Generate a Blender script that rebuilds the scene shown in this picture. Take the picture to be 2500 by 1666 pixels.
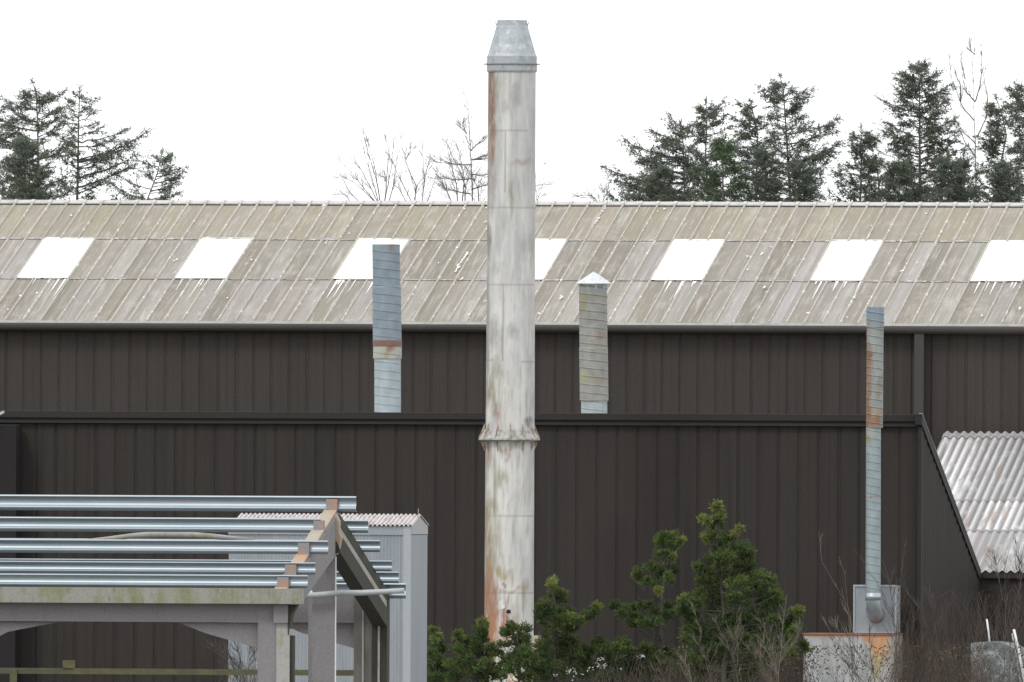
import bpy, math, random
from mathutils import Vector, Matrix, noise

for o in list(bpy.data.objects):
    bpy.data.objects.remove(o)
S = bpy.context.scene
COL = S.collection
R = math.radians
rnd = random.Random(7)

# ------------------------------------------------------------------ camera
FP = 52000.0                       # focal length in source pixels (photo is 2500 wide)
CAMZ = 6.0
PITCH = math.atan(287.0 / FP)
ROLL = R(0.27)
cam_d = bpy.data.cameras.new('camera')
cam = bpy.data.objects.new('camera', cam_d)
COL.objects.link(cam)
cam_d.sensor_width = 36.0
cam_d.lens = FP / 2500.0 * 36.0
cam_d.clip_start = 1.0
cam_d.clip_end = 5000.0
MR = Matrix.Rotation(math.pi / 2 + PITCH, 4, 'X') @ Matrix.Rotation(ROLL, 4, 'Z')
cam.matrix_world = Matrix.Translation((0, 0, CAMZ)) @ MR
S.camera = cam

# ------------------------------------------------------------------ light
SUN_EL, SUN_AZ = R(48), R(215)     # azimuth clockwise from +Y (view direction): from behind left
w = bpy.data.worlds.new('World')
S.world = w
w.use_nodes = True
nt = w.node_tree
bg = nt.nodes['Background']
sky = nt.nodes.new('ShaderNodeTexSky')
sky.sky_type = 'NISHITA'
sky.sun_disc = False
sky.sun_elevation = SUN_EL
sky.sun_rotation = SUN_AZ
sky.air_density = 1.0
sky.dust_density = 1.0
sky.ozone_density = 1.0
hs = nt.nodes.new('ShaderNodeHueSaturation')
hs.inputs['Saturation'].default_value = 0.12
nt.links.new(sky.outputs[0], hs.inputs['Color'])
# closed bright cloud cover over the physical sky
cl = nt.nodes.new('ShaderNodeMix'); cl.data_type = 'RGBA'
cl.inputs[0].default_value = 0.85
cl.inputs[7].default_value = (9.6, 9.7, 9.9, 1)
nt.links.new(hs.outputs[0], cl.inputs[6])
nt.links.new(cl.outputs[2], bg.inputs['Color'])
bg.inputs['Strength'].default_value = 0.12
sd = bpy.data.lights.new('sun', 'SUN')
sd.energy = 0.9
sd.angle = R(14)
sd.color = (1.0, 0.97, 0.93)
sun = bpy.data.objects.new('sun', sd)
COL.objects.link(sun)
sdir = Vector((math.sin(SUN_AZ) * math.cos(SUN_EL), math.cos(SUN_AZ) * math.cos(SUN_EL), math.sin(SUN_EL)))
sun.rotation_euler = (-sdir).to_track_quat('-Z', 'Y').to_euler()
sun.location = (-30, 300, 60)
S.view_settings.view_transform = 'Standard'
S.view_settings.look = 'None'
S.view_settings.exposure = 0.35
S.view_settings.gamma = 1.0

# ------------------------------------------------------------------ site axes
TH = math.asin(0.15)               # the sheds stand turned by this much to the view
CT, ST = math.cos(TH), math.sin(TH)
Fv = Vector((CT, -ST, 0))          # u: along the facades
Dv = Vector((ST, CT, 0))           # v: away from the camera

def ray(px, py):
    return (MR.to_3x3() @ Vector(((px - 1250) / FP, -(py - 833) / FP, -1)))

def uz(px, py, v):
    """point of the site plane v=const seen at a place of the survey photo -> (u, z)"""
    r = ray(px, py)
    t = v / (r.x * Dv.x + r.y * Dv.y)
    return (t * (r.x * Fv.x + r.y * Fv.y), CAMZ + t * r.z)

def uvz(px, py, v):
    u, z = uz(px, py, v)
    return Vector((u, v, z))

def c2(x, y):                      # survey detail sheets -> photo places
    return 540 + x / 3.226, 1180 + y / 3.226

# ------------------------------------------------------------------ builders
def tag(o, label=None, cat=None, group=None, kind=None):
    if label: o['label'] = label
    if cat: o['category'] = cat
    if group: o['group'] = group
    if kind: o['kind'] = kind
    return o

def place(o, base):
    p = Fv * base[0] + Dv * base[1]
    o.location = (p.x, p.y, base[2])
    o.rotation_euler = (0, 0, -TH)

def thing(name, label, cat, base, group=None):
    o = bpy.data.objects.new(name, None)
    o.empty_display_size = 0.5
    COL.objects.link(o)
    place(o, base)
    o['base'] = list(base)
    return tag(o, label, cat, group)

class MB:
    def __init__(s):
        s.v, s.f, s.c, s.vc = [], [], [], None
    def add(s, pts, faces, col=None):
        n = len(s.v)
        s.v += [tuple(p) for p in pts]
        for f in faces:
            s.f.append([n + i for i in f])
            s.c.append(col)
        return s
    def box(s, u0, u1, v0, v1, z0, z1, col=None):
        p = [(u0,v0,z0),(u1,v0,z0),(u1,v1,z0),(u0,v1,z0),(u0,v0,z1),(u1,v0,z1),(u1,v1,z1),(u0,v1,z1)]
        return s.add(p, [(0,3,2,1),(4,5,6,7),(0,1,5,4),(1,2,6,5),(2,3,7,6),(3,0,4,7)], col)
    def prism_uz(s, poly, v0, v1, col=None):      # polygon in (u,z), extruded along v
        n = len(poly)
        p = [(a, v0, b) for a, b in poly] + [(a, v1, b) for a, b in poly]
        fs = [tuple(range(n)), tuple(range(2*n-1, n-1, -1))]
        fs += [(i, i+n, (i+1) % n + n, (i+1) % n) for i in range(n)]
        return s.add(p, fs, col)
    def prism_vz(s, poly, u0, u1, col=None):      # polygon in (v,z), extruded along u
        n = len(poly)
        p = [(u0, a, b) for a, b in poly] + [(u1, a, b) for a, b in poly]
        fs = [tuple(range(n)), tuple(range(2*n-1, n-1, -1))]
        fs += [(i, (i+1) % n, (i+1) % n + n, i+n) for i in range(n)]
        return s.add(p, fs, col)
    def tube(s, pts, rad, n=6, col=None, cap=True):
        pts = [Vector(p) for p in pts]
        m = len(pts)
        if not hasattr(rad, '__len__'): rad = [rad] * m
        base = []
        for i, p in enumerate(pts):
            d = (pts[min(i+1, m-1)] - pts[max(i-1, 0)])
            if d.length < 1e-9: d = Vector((0, 0, 1))
            d.normalize()
            a = d.cross(Vector((0.31, 0.17, 0.93)) if abs(d.z) < 0.9 else Vector((1, 0, 0))).normalized()
            b = d.cross(a)
            for k in range(n):
                t = 2 * math.pi * k / n
                base.append(p + (a * math.cos(t) + b * math.sin(t)) * rad[i])
        fs = [(i*n+k, i*n+(k+1) % n, (i+1)*n+(k+1) % n, (i+1)*n+k) for i in range(m-1) for k in range(n)]
        if cap: fs += [tuple(range(n-1, -1, -1)), tuple(range((m-1)*n, m*n))]
        return s.add(base, fs, col)
    def strip(s, prof, A, B, nrm, colf=None, rows=1):
        """ribbed sheet: prof = [(u, height)], from line A=(v,z) to B=(v,z), raised along nrm=(dv,dz)"""
        n = len(prof)
        for r in range(rows):
            a, b = r / rows, (r+1) / rows
            P = []
            for t in (a, b):
                vv, zz = A[0] + (B[0]-A[0]) * t, A[1] + (B[1]-A[1]) * t
                P += [(u, vv + nrm[0]*h, zz + nrm[1]*h) for u, h in prof]
            for i in range(n-1):
                q = [P[i], P[i+1], P[n+i+1], P[n+i]]
                s.add(q, [(0, 1, 2, 3)], colf((prof[i][0]+prof[i+1][0])/2, (a+b)/2) if colf else None)
        return s
    def build(s, name, mat, parent=None, base=None, smooth=False):
        base = Vector(base if base is not None else (parent['base'] if parent and 'base' in parent else (0, 0, 0)))
        me = bpy.data.meshes.new(name)
        me.from_pydata([(p[0]-base.x, p[1]-base.y, p[2]-base.z) for p in s.v], [], s.f)
        if s.vc:
            a = me.color_attributes.new('Col', 'FLOAT_COLOR', 'POINT')
            flat = []
            for c in s.vc: flat += [c[0], c[1], c[2], 1]
            a.data.foreach_set('color', flat)
        elif any(c is not None for c in s.c):
            a = me.color_attributes.new('Col', 'FLOAT_COLOR', 'CORNER')
            flat = []
            for f, c in zip(s.f, s.c):
                c = c or (1, 1, 1)
                flat += [c[0], c[1], c[2], 1] * len(f)
            a.data.foreach_set('color', flat)
        if smooth: me.polygons.foreach_set('use_smooth', [True] * len(me.polygons))
        me.materials.append(mat)
        o = bpy.data.objects.new(name, me)
        COL.objects.link(o)
        if parent:
            o.parent = parent
            if 'base' not in parent: pass
        else:
            place(o, base)
        o['base'] = list(base)
        return o

def srgb(r, g, b, k=1.0):
    def f(x):
        x /= 255.0
        return (x / 12.92 if x <= 0.04045 else ((x + 0.055) / 1.055) ** 2.4) * k
    return (f(r), f(g), f(b))

# ------------------------------------------------------------------ materials
def mk(name, base, rough=0.8, metal=0.0, layers=(), attr=False, bump=0.0, bscale=(30, 30, 30), spec=0.5, trans=0.0, grain=0.0):
    """layers: (colour, (sx,sy,sz), lo, hi, strength) noise blotches; attr multiplies by the panel tint"""
    m = bpy.data.materials.new(name)
    m.use_nodes = True
    N, L = m.node_tree.nodes, m.node_tree.links
    b = N['Principled BSDF']
    b.inputs['Roughness'].default_value = rough
    b.inputs['Metallic'].default_value = metal
    b.inputs['Specular IOR Level'].default_value = spec
    tc = N.new('ShaderNodeTexCoord')
    rgb = N.new('ShaderNodeRGB')
    rgb.outputs[0].default_value = (*base, 1)
    cur = rgb.outputs[0]
    if attr:
        a = N.new('ShaderNodeAttribute'); a.attribute_name = 'Col'
        mx = N.new('ShaderNodeMix'); mx.data_type = 'RGBA'; mx.blend_type = 'MULTIPLY'
        mx.inputs[0].default_value = 1
        L.new(cur, mx.inputs[6]); L.new(a.outputs[0], mx.inputs[7])
        cur = mx.outputs[2]
    def nz(scale, detail=4):
        mp = N.new('ShaderNodeMapping'); mp.inputs['Scale'].default_value = scale
        mp.inputs['Location'].default_value = (rnd.random()*20, rnd.random()*20, rnd.random()*20)
        t = N.new('ShaderNodeTexNoise'); t.inputs['Scale'].default_value = 1; t.inputs['Detail'].default_value = detail
        t.inputs['Roughness'].default_value = 0.6
        L.new(tc.outputs['Object'], mp.inputs[0]); L.new(mp.outputs[0], t.inputs['Vector'])
        return t.outputs['Fac']
    for (c, sc, lo, hi, st) in layers:
        r = N.new('ShaderNodeMapRange')
        r.inputs['From Min'].default_value = lo; r.inputs['From Max'].default_value = hi
        r.inputs['To Min'].default_value = 0; r.inputs['To Max'].default_value = st
        L.new(nz(sc), r.inputs[0])
        mx = N.new('ShaderNodeMix'); mx.data_type = 'RGBA'
        L.new(r.outputs[0], mx.inputs[0]); L.new(cur, mx.inputs[6]); mx.inputs[7].default_value = (*c, 1)
        cur = mx.outputs[2]
    if grain:
        r = N.new('ShaderNodeMapRange')
        r.inputs['From Min'].default_value = 0.3; r.inputs['From Max'].default_value = 0.7
        r.inputs['To Min'].default_value = 1 - grain; r.inputs['To Max'].default_value = 1 + grain
        L.new(nz((38, 38, 38), 3), r.inputs[0])
        mx = N.new('ShaderNodeVectorMath'); mx.operation = 'SCALE'
        L.new(cur, mx.inputs[0]); L.new(r.outputs[0], mx.inputs['Scale'])
        cur = mx.outputs[0]
    L.new(cur, b.inputs['Base Color'])
    if bump:
        bp = N.new('ShaderNodeBump'); bp.inputs['Strength'].default_value = bump; bp.inputs['Distance'].default_value = 0.02
        L.new(nz(bscale), bp.inputs['Height']); L.new(bp.outputs[0], b.inputs['Normal'])
    if trans:
        b.inputs['Transmission Weight'].default_value = trans
    return m

M = {}
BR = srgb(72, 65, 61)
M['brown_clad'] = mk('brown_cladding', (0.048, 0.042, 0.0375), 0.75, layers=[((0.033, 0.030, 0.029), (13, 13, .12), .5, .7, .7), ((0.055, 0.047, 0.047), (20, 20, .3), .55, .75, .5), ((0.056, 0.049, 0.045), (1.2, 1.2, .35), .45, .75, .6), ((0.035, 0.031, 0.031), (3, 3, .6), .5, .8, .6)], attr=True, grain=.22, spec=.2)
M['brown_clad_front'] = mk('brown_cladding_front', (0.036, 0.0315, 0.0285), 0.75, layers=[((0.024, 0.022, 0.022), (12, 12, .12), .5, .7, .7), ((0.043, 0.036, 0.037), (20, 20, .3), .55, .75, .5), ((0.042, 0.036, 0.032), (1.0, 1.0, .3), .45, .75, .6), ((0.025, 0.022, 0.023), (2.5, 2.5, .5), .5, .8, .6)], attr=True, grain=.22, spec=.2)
M['brown_trim'] = mk('brown_trim', (0.020, 0.018, 0.0175), 0.75, layers=[((0.034, 0.03, 0.028), (2, 2, 2), .5, .8, .5)], grain=.1)
M['gutter'] = mk('gutter_plastic', (0.055, 0.050, 0.048), 0.8, layers=[((0.055, 0.05, 0.048), (.8, 3, 3), .45, .75, .8), ((0.13, .12, .11), (3, 3, 3), .6, .8, .5)], grain=.1)
M['roof'] = mk('fibre_cement_roof', (1, 1, 1), 0.8, layers=[((0.27, 0.245, 0.205), (26, .7, .7), .5, .74, .5), ((0.52, 0.51, 0.49), (22, .9, .9), .54, .74, .5), ((0.50, 0.49, 0.46), (7, .5, .5), .56, .74, .55), ((0.24, 0.215, 0.17), (9, .9, .9), .58, .8, .5), ((0.31, 0.275, 0.24), (1.1, .6, .6), .5, .75, .4), ((.46, .445, .42), (1.7, 1.2, 1.2), .55, .8, .5)], attr=True, grain=.10)
M['roof_rib'] = mk('roof_rib', (0.42, 0.395, 0.345), 0.8, layers=[((0.75, 0.74, 0.7), (14, 5, 5), .57, .66, .9), ((0.28, 0.26, 0.2), (3, 1, 1), .5, .8, .6)], grain=.1)
M['ridge'] = mk('ridge_capping', (0.52, 0.51, 0.49), 0.7, layers=[((0.34, .33, .3), (4, 4, 4), .5, .7, .7)], grain=.1)
M['lichen'] = mk('white_lichen', (0.8, 0.8, 0.78), 0.9)
M['skylight'] = mk('translucent_sheet', (0.88, 0.88, 0.84), 0.28, layers=[((0.8, .8, .68), (5, 1, 1), .5, .8, .5)], spec=1.0)
M['seam'] = mk('sheet_lap', (0.30, 0.29, 0.28), 0.8, layers=[((0.6, .59, .57), (9, 9, 9), .5, .65, .8)])
M['light_roof'] = mk('weathered_white_sheet', (1, 1, 1), 0.55, layers=[((0.75, 0.74, 0.75), (3.5, .8, .8), .55, .68, .55), ((0.33, 0.24, 0.20), (6.5, .6, .6), .57, .68, .8), ((0.22, 0.20, 0.18), (11, .8, .8), .56, .7, .6), ((0.3, 0.29, 0.29), (16, 5, 5), .62, .72, .7)], attr=True, grain=.1)
M['galv'] = mk('galvanised_steel', (0.45, 0.50, 0.53), 0.42, 0.55, layers=[((0.36, 0.41, 0.45), (5, 5, 5), .4, .7, .7), ((.55, .57, .58), (12, 12, 12), .55, .75, .5)], grain=.06)
M['purlin'] = mk('purlin_steel', (0.31, 0.355, 0.385), 0.42, 0.68, layers=[((0.26, 0.31, 0.35), (3, 30, 30), .45, .7, .6), ((0.26, 0.32, 0.36), (1.2, 6, 6), .4, .7, .7)], grain=.05)
M['paint'] = mk('stained_paint', (1, 1, 1), 0.7, attr=True, grain=.05, layers=[((0.30, 0.29, 0.25), (9, 9, 2.2), .60, .8, .45), ((0.66, 0.65, 0.62), (5, 5, 1.2), .55, .8, .5)])
M['duct'] = mk('stained_duct', (1, 1, 1), 0.5, 0.25, attr=True, grain=.06)
M['shed_grey'] = mk('grey_sheet', (0.30, 0.33, 0.355), 0.55, 0.2, layers=[((0.24, 0.27, 0.29), (2, 2, .4), .45, .7, .6), ((.40, .41, .42), (6, 6, 1), .55, .75, .5)], grain=.08)
M['shed_roof'] = mk('pink_white_sheet', (0.50, 0.475, 0.47), 0.6, layers=[((0.34, 0.22, 0.17), (7, 5, 5), .50, .66, .8)], grain=.08)
M['concrete'] = mk('precast_concrete', (0.215, 0.205, 0.21), 0.9, layers=[((0.19, 0.18, 0.18), (2, 2, .7), .45, .7, .6), ((0.17, 0.175, 0.12), (5, 5, 1.2), .6, .75, .5), ((0.12, 0.115, 0.11), (9, 9, 1.5), .66, .8, .6)], bump=.25, grain=.12)
M['concrete_dark'] = mk('algae_concrete', (0.042, 0.04, 0.03), 0.9, layers=[((0.025, 0.025, 0.02), (4, 4, 1), .45, .7, .7), ((.08, .075, .05), (6, 6, 1.5), .6, .75, .5)], grain=.14)
M['concrete_light'] = mk('pale_concrete', (0.34, 0.335, 0.32), 0.9, layers=[((0.24, 0.25, 0.13), (4, 4, 3), .5, .68, .8), ((0.2, .19, .18), (8, 8, 2), .6, .75, .6)], grain=.12)
M['moss'] = mk('mossy_concrete', (0.30, 0.30, 0.27), 0.9, layers=[((0.21, 0.22, 0.10), (5, 5, 1.5), .42, .62, .85), ((0.12, .13, .07), (14, 14, 3), .6, .72, .7)], grain=.14)
M['moss_bar'] = mk('mossy_rail', (0.12, 0.11, 0.075), 0.9, layers=[((0.16, 0.17, 0.06), (4, 8, 8), .42, .65, .85), ((.2, .19, .17), (1, 3, 3), .6, .75, .6)], grain=.14)
M['lichen_stone'] = mk('orange_lichen_concrete', (0.36, 0.33, 0.27), 0.9, layers=[((0.50, 0.24, 0.12), (4, 4, 4), .50, .62, .85), ((.22, .2, .16), (11, 11, 11), .58, .72, .7)], grain=.1)
M['cleat'] = mk('steel_cleat', (0.24, 0.23, 0.23), 0.7, layers=[((0.42, 0.20, 0.11), (7, 7, 7), .48, .64, .85)], grain=.1)
M['pale_pole'] = mk('pale_plastic_pipe', (0.40, 0.43, 0.43), 0.5, layers=[((0.3, .32, .3), (3, 9, 9), .55, .7, .6)], grain=.08)
M['tank'] = mk('painted_tank', (1, 1, 1), 0.75, attr=True, grain=.1, layers=[((0.22, 0.23, 0.2), (6, 6, 1.2), .55, .72, .6), ((.5, .52, .54), (5, 5, 2), .6, .75, .5)])
M['white_metal'] = mk('bright_pipe', (0.72, 0.73, 0.72), 0.4, layers=[((.35, .35, .34), (9, 9, 9), .6, .75, .6)])
M['bark'] = mk('bark', (0.075, 0.068, 0.06), 0.95, layers=[((0.11, .10, .09), (20, 20, 5), .5, .7, .7)])
M['bark_far'] = mk('spruce_bark', (0.15, 0.14, 0.135), .95)
M['bark_grey'] = mk('grey_bark', (0.2, 0.185, 0.17), 0.95)
M['twig'] = mk('bare_twig', (0.085, 0.07, 0.058), 0.9, layers=[((0.06, .045, .038), (2, 2, 2), .45, .6, .9)])
M['twig_pale'] = mk('pale_twig', (0.15, 0.13, 0.10), 0.9)
M['bramble'] = mk('bramble_stems', (0.075, 0.062, 0.052), 0.9, layers=[((0.10, .06, .045), (1.5, 1.5, 1.5), .5, .7, .9), ((.05, .06, .03), (2, 2, 2), .55, .75, .9)])
def leafmat(name, a, b, c, tr=.3):
    m = mk(name, a, 0.75, layers=[(b, (2.2, 2.2, 2.2), .42, .62, .9), (c, (5, 5, 5), .52, .72, .8)], attr=False, spec=.3)
    N, L = m.node_tree.nodes, m.node_tree.links
    bs = N['Principled BSDF']; src = bs.inputs['Base Color'].links[0].from_socket
    at = N.new('ShaderNodeAttribute'); at.attribute_name = 'Col'
    mu = N.new('ShaderNodeMix'); mu.data_type = 'RGBA'; mu.blend_type = 'MULTIPLY'; mu.inputs[0].default_value = 1
    L.new(src, mu.inputs[6]); L.new(at.outputs[0], mu.inputs[7]); L.new(mu.outputs[2], bs.inputs['Base Color'])
    tl = N.new('ShaderNodeBsdfTranslucent'); L.new(mu.outputs[2], tl.inputs['Color'])
    ms = N.new('ShaderNodeMixShader'); ms.inputs[0].default_value = tr
    out = N['Material Output']
    L.new(bs.outputs[0], ms.inputs[1]); L.new(tl.outputs[0], ms.inputs[2]); L.new(ms.outputs[0], out.inputs['Surface'])
    return m
M['spruce'] = leafmat('spruce_needles', (0.165, 0.195, 0.145), (0.135, 0.18, 0.145), (0.20, 0.20, 0.15), .5)
M['spruce_green'] = leafmat('green_spruce_needles', (0.12, 0.175, 0.09), (0.11, 0.165, 0.11), (0.16, 0.19, 0.11), .45)
M['pine'] = leafmat('pine_needles', (0.10, 0.155, 0.045), (0.065, 0.115, 0.045), (0.145, 0.185, 0.055), .4)
M['petal'] = mk('white_petals', (0.7, 0.7, 0.72), 0.8)
M['ground'] = mk('rough_grass_ground', (0.07, 0.075, 0.035), 0.95, layers=[((0.11, .09, .06), (.05, .05, .05), .45, .6, .8), ((.05, .06, .025), (.8, .8, .8), .5, .7, .7)], grain=.2)
M['yard'] = mk('yard_concrete', (0.2, 0.19, 0.18), 0.9, layers=[((0.13, .125, .12), (.3, .3, .3), .45, .65, .8)], grain=.1)
M['dark_in'] = mk('dark_opening', (0.02, 0.02, 0.02), 0.9)

# ------------------------------------------------------------------ ground
g = MB(); g.add([(-1500, -200, 0), (1500, -200, 0), (1500, 2500, 0), (-1500, 2500, 0)], [(0, 1, 2, 3)])
tag(g.build('ground', M['ground'], base=(0, 0, 0)), kind='structure')
g = MB(); g.add([(-60, 300, .004), (30, 300, .004), (30, 388, .004), (-60, 388, .004)], [(0, 1, 2, 3)])
tag(g.build('yard', M['yard'], base=(0, 0, 0)), kind='structure')

# ------------------------------------------------------------------ main shed
V_M = 399.4
RUN = 9.0
zE = uz(1250, 789, V_M)[1]
uR0, zR = uz(1250, 501, V_M + RUN)
PM = 43.44 / (FP * CT / (V_M / CT))          # rib pitch
rib0 = uz(11.5, 786, V_M)[0]
I0, I1 = -14, 74
UA, UB = rib0 + I0 * PM, rib0 + I1 * PM
B0 = (rib0 + 30 * PM, V_M, 0)
shed = thing('industrial_shed', 'long brown clad factory shed with pale ribbed roof, bright skylights and white ridge', 'factory', B0)

def panel_profile(ua, ub, org, pitch, gw, gd, mid=0.0):
    """flat pans with narrow V grooves on each joint, optional faint stiffener"""
    pts = []
    i = math.ceil((ua - org) / pitch)
    pts.append((ua, 0))
    while org + i * pitch < ub - gw*2:
        x = org + i * pitch
        if x > ua + gw*2.5:
            pts += [(x - gw*2.2, 0), (x - gw*.9, -gd), (x + gw*.4, -gd), (x + gw*1.6, 0)]
            if mid:
                c = x + pitch * .5
                if c + .02 < ub: pts += [(c - .012, 0), (c, -mid), (c + .012, 0)]
        i += 1
    pts.append((ub, 0))
    return pts

rt = random.Random(3)
tint_cache = {}
def wall_tint(org, pitch, amp):
    def f(u, t):
        k = (id(f), math.floor((u - org) / pitch))
        if k not in tint_cache:
            a = 1 + rt.uniform(-amp, amp)
            tint_cache[k] = (a, a * (1 + rt.uniform(-.02, .02)), a * (1 + rt.uniform(-.03, .03)))
        return tint_cache[k]
    return f

wz1 = zE - 0.02
MB().strip(panel_profile(UA, UB, rib0, PM, .018, .020, .003), (V_M + .22, 0), (V_M + .22, wz1), (-1, 0), wall_tint(rib0, PM, .04)).build('wall', M['brown_clad'], shed)
b = MB()
b.box(UA, UA + .2, V_M + .24, V_M + 2 * RUN - .1, 0, zE - .05); b.box(UB - .2, UB, V_M + .24, V_M + 2 * RUN - .1, 0, zE - .05)
b.prism_vz([(V_M + .12, zE - .052), (V_M + 2 * RUN - .1, zE - .052), (V_M + RUN, zR - .1)], UA, UA + .2)
b.prism_vz([(V_M + .12, zE - .052), (V_M + 2 * RUN - .1, zE - .052), (V_M + RUN, zR - .1)], UB - .2, UB)
b.box(UA + .2, UB - .2, V_M + 2 * RUN - .3, V_M + 2 * RUN - .1, 0, zE - .05)
b.build('end_wall', M['brown_trim'], shed)
# roof front slope: three tiers of sheets, each slightly over the one below
sl = math.hypot(RUN, zR - zE)
nr = (-(zR - zE) / sl, RUN / sl)
LAP = [0.0, .358, .692, 1.0]
def roof_pt(s, lift=0):
    return (V_M + RUN * s + nr[0] * lift, zE + (zR - zE) * s + nr[1] * lift)
TOP = srgb(180, 171, 151); DK = srgb(162, 155, 142); LT = srgb(185, 180, 173); MD = srgb(175, 169, 159)
def roof_tint(row):
    rr = random.Random(row * 17 + 5)
    tab = {}
    for i in range(I0 - 1, I1 + 1):
        k = i % 3
        if row == 2:
            c = TOP; j = rr.uniform(.93, 1.07)
        else:
            c = DK if k == 2 else (LT if (k == 1) else MD)
            j = rr.uniform(.92, 1.08)
            if row == 1 and rr.random() < .25: c = DK
        q = .60 * j
        tab[i] = (c[0] * q, c[1] * q * rr.uniform(.98, 1.02), c[2] * q * rr.uniform(.95, 1.04))
    return tab
for row in range(3):
    tab = roof_tint(row)
    mbr = MB()
    lift = .012 * row
    a, c = roof_pt(LAP[row] - (.006 if row else 0), lift), roof_pt(LAP[row+1], lift)
    for i in range(I0, I1):
        if row == 1 and (i % 9) in (8, 0, 1): continue
        x0, x1 = rib0 + i * PM, rib0 + (i+1) * PM
        t = tab[i]
        # pan with two faint flutes
        pr = [(x0, 0), (x0 + PM*.30, 0), (x0 + PM*.34, .005), (x0 + PM*.38, 0), (x0 + PM*.64, 0), (x0 + PM*.68, .005), (x0 + PM*.72, 0), (x1, 0)]
        g1, g2, g3 = rt.uniform(.88, 1.14), rt.uniform(.9, 1.12), rt.uniform(.86, 1.12)
        if row == 2: g1, g2, g3 = 1 + (g1-1)*.4, 1 + (g2-1)*.4, 1 + (g3-1)*.4
        def tf(u, s_, t=t, x0=x0, g1=g1, g2=g2, g3=g3):
            f_ = (u - x0)/PM
            g_ = g1 if f_ < .33 else (g2 if f_ < .66 else g3)
            return (t[0]*g_, t[1]*g_, t[2]*g_*(1 + (g_-1)*.3))
        mbr.strip(pr, a, c, nr, tf)
    mbr.build('roof', M['roof'], shed)
    rb = MB()
    rq = random.Random(row + 50)
    for i in range(I0, I1 + 1):
        x = rib0 + i * PM
        wv = rq.uniform(.6, 1.0)
        pr = [(x - .030*wv, 0.003), (x - .014*wv, .034), (x + .014*wv, .034), (x + .030*wv, 0.003)]
        if row == 1 and (i % 9) in (0, 1): continue
        rb.strip(pr, a, c, nr)
        q = [(x - .03, a[0], a[1]), (x + .03, a[0], a[1]), (x + .014, a[0] + nr[0]*.034, a[1] + nr[1]*.034), (x - .014, a[0] + nr[0]*.034, a[1] + nr[1]*.034)]
        rb.add(q, [(0, 1, 2, 3)])
    if row == 0:
        for i in range(I0, I1 + 1):
            x = rib0 + i * PM
            if rq.random() < .85:
                s_ = rq.uniform(.6, 1.2)
                rb.add([(x - .03*s_, V_M - .062, zE - .012), (x + .035*s_, V_M - .062, zE - .012), (x + .02*s_, V_M - .05, zE + .05*s_), (x - .01, V_M - .05, zE + .065*s_)], [(0, 1, 2, 3)])
    rb.build('roof_rib', M['roof_rib'], shed)
    if row:   # lap line with fixings
        lp = MB(); rl = random.Random(row)
        v0, z0 = roof_pt(LAP[row] - .008, lift + .0)
        v1, z1 = roof_pt(LAP[row] + .000, lift + .012)
        x = UA
        while x < UB:
            L_ = rl.uniform(.08, .5)
            if rl.random() < .8:
                h = rl.uniform(.2, 1)
                lp.add([(x, v0, z0), (x + L_, v0, z0), (x + L_, v0 + (v1-v0)*h, z0 + (z1-z0)*h + .006), (x, v0 + (v1-v0)*h, z0 + (z1-z0)*h + .006)], [(0, 1, 2, 3)])
            x += L_ + rl.uniform(0, .1)
        lp.build('lap_strip', M['seam'], shed)
a, c = roof_pt(LAP[1] - .006, .030), roof_pt(LAP[2] + .006, .030)
for k in range(-1, 9):
    x0, x1 = rib0 + (9*k - 1) * PM, rib0 + (9*k + 2) * PM
    if x1 < UA or x0 > UB: continue
    pr = []
    for q in range(3):
        xa = x0 + q * PM
        pr += [(xa, .003), (xa + .03, 0), (xa + PM - .03, 0)]
    pr.append((x1, .003))
    sk = MB().strip(pr, a, c, nr)
    sk.build('skylight', M['skylight'], shed)
# back slope
MB().add([(UA, V_M + RUN, zR - .01), (UB, V_M + RUN, zR - .01), (UB, V_M + 2*RUN, zE), (UA, V_M + 2*RUN, zE)], [(0, 1, 2, 3)], MD).build('rear_roof', M['roof'], shed)
# ridge cap: roll top with flat wings
vr = V_M + RUN
rc = MB()
rc.prism_vz([(vr - .16, zR - .005), (vr - .16, zR + .020), (vr - .05, zR + .05), (vr - .03, zR + .075), (vr + .03, zR + .075), (vr + .05, zR + .05), (vr + .2, zR + .01), (vr + .2, zR - .04)], UA, UB)
for i in range(I0, I1 + 1):
    x = rib0 + i * PM
    rc.prism_vz([(vr - .19, zR - .01), (vr - .19, zR + .035), (vr - .04, zR + .085), (vr + .04, zR + .085), (vr + .06, zR)], x - .03, x + .03)
rc.build('ridge_cap', M['ridge'], shed)
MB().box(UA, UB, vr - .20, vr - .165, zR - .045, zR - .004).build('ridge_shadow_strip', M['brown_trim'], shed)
# drip edge, rib ends, gutter
MB().box(UA, UB, V_M - .06, V_M - .035, zE - .03, zE + .014).build('drip_edge', M['ridge'], shed)
gt = MB()
gp = [(V_M + .02, zE - .03)] + [(V_M - .045 + .075*math.cos(t) - .01, zE - .095 + .072*math.sin(t)*1.0) for t in [math.pi*.95 + k*math.pi/9*1.05 for k in range(0, 9)]] + [(V_M + .06, zE - .10)]
gp = [(V_M + .06, zE - .035), (V_M - .10, zE - .035), (V_M - .125, zE - .05), (V_M - .13, zE - .08), (V_M - .12, zE - .12), (V_M - .09, zE - .155), (V_M - .04, zE - .175), (V_M + .02, zE - .18), (V_M + .06, zE - .18)]
gt.prism_vz(gp, UA, UB).build('gutter', M['gutter'], shed, smooth=False)
ua_, _ = uz(2233, 900, V_M); ub_, _ = uz(2256, 900, V_M)
MB().prism_uz([(ua_, 0), (ub_, 0), (ub_, zE - .17), (ua_, zE - .17)], V_M - .06, V_M + .09).build('downpipe_cover', mk('brown_pilaster', (0.046, 0.041, 0.038), .8, grain=.1), shed)
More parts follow.
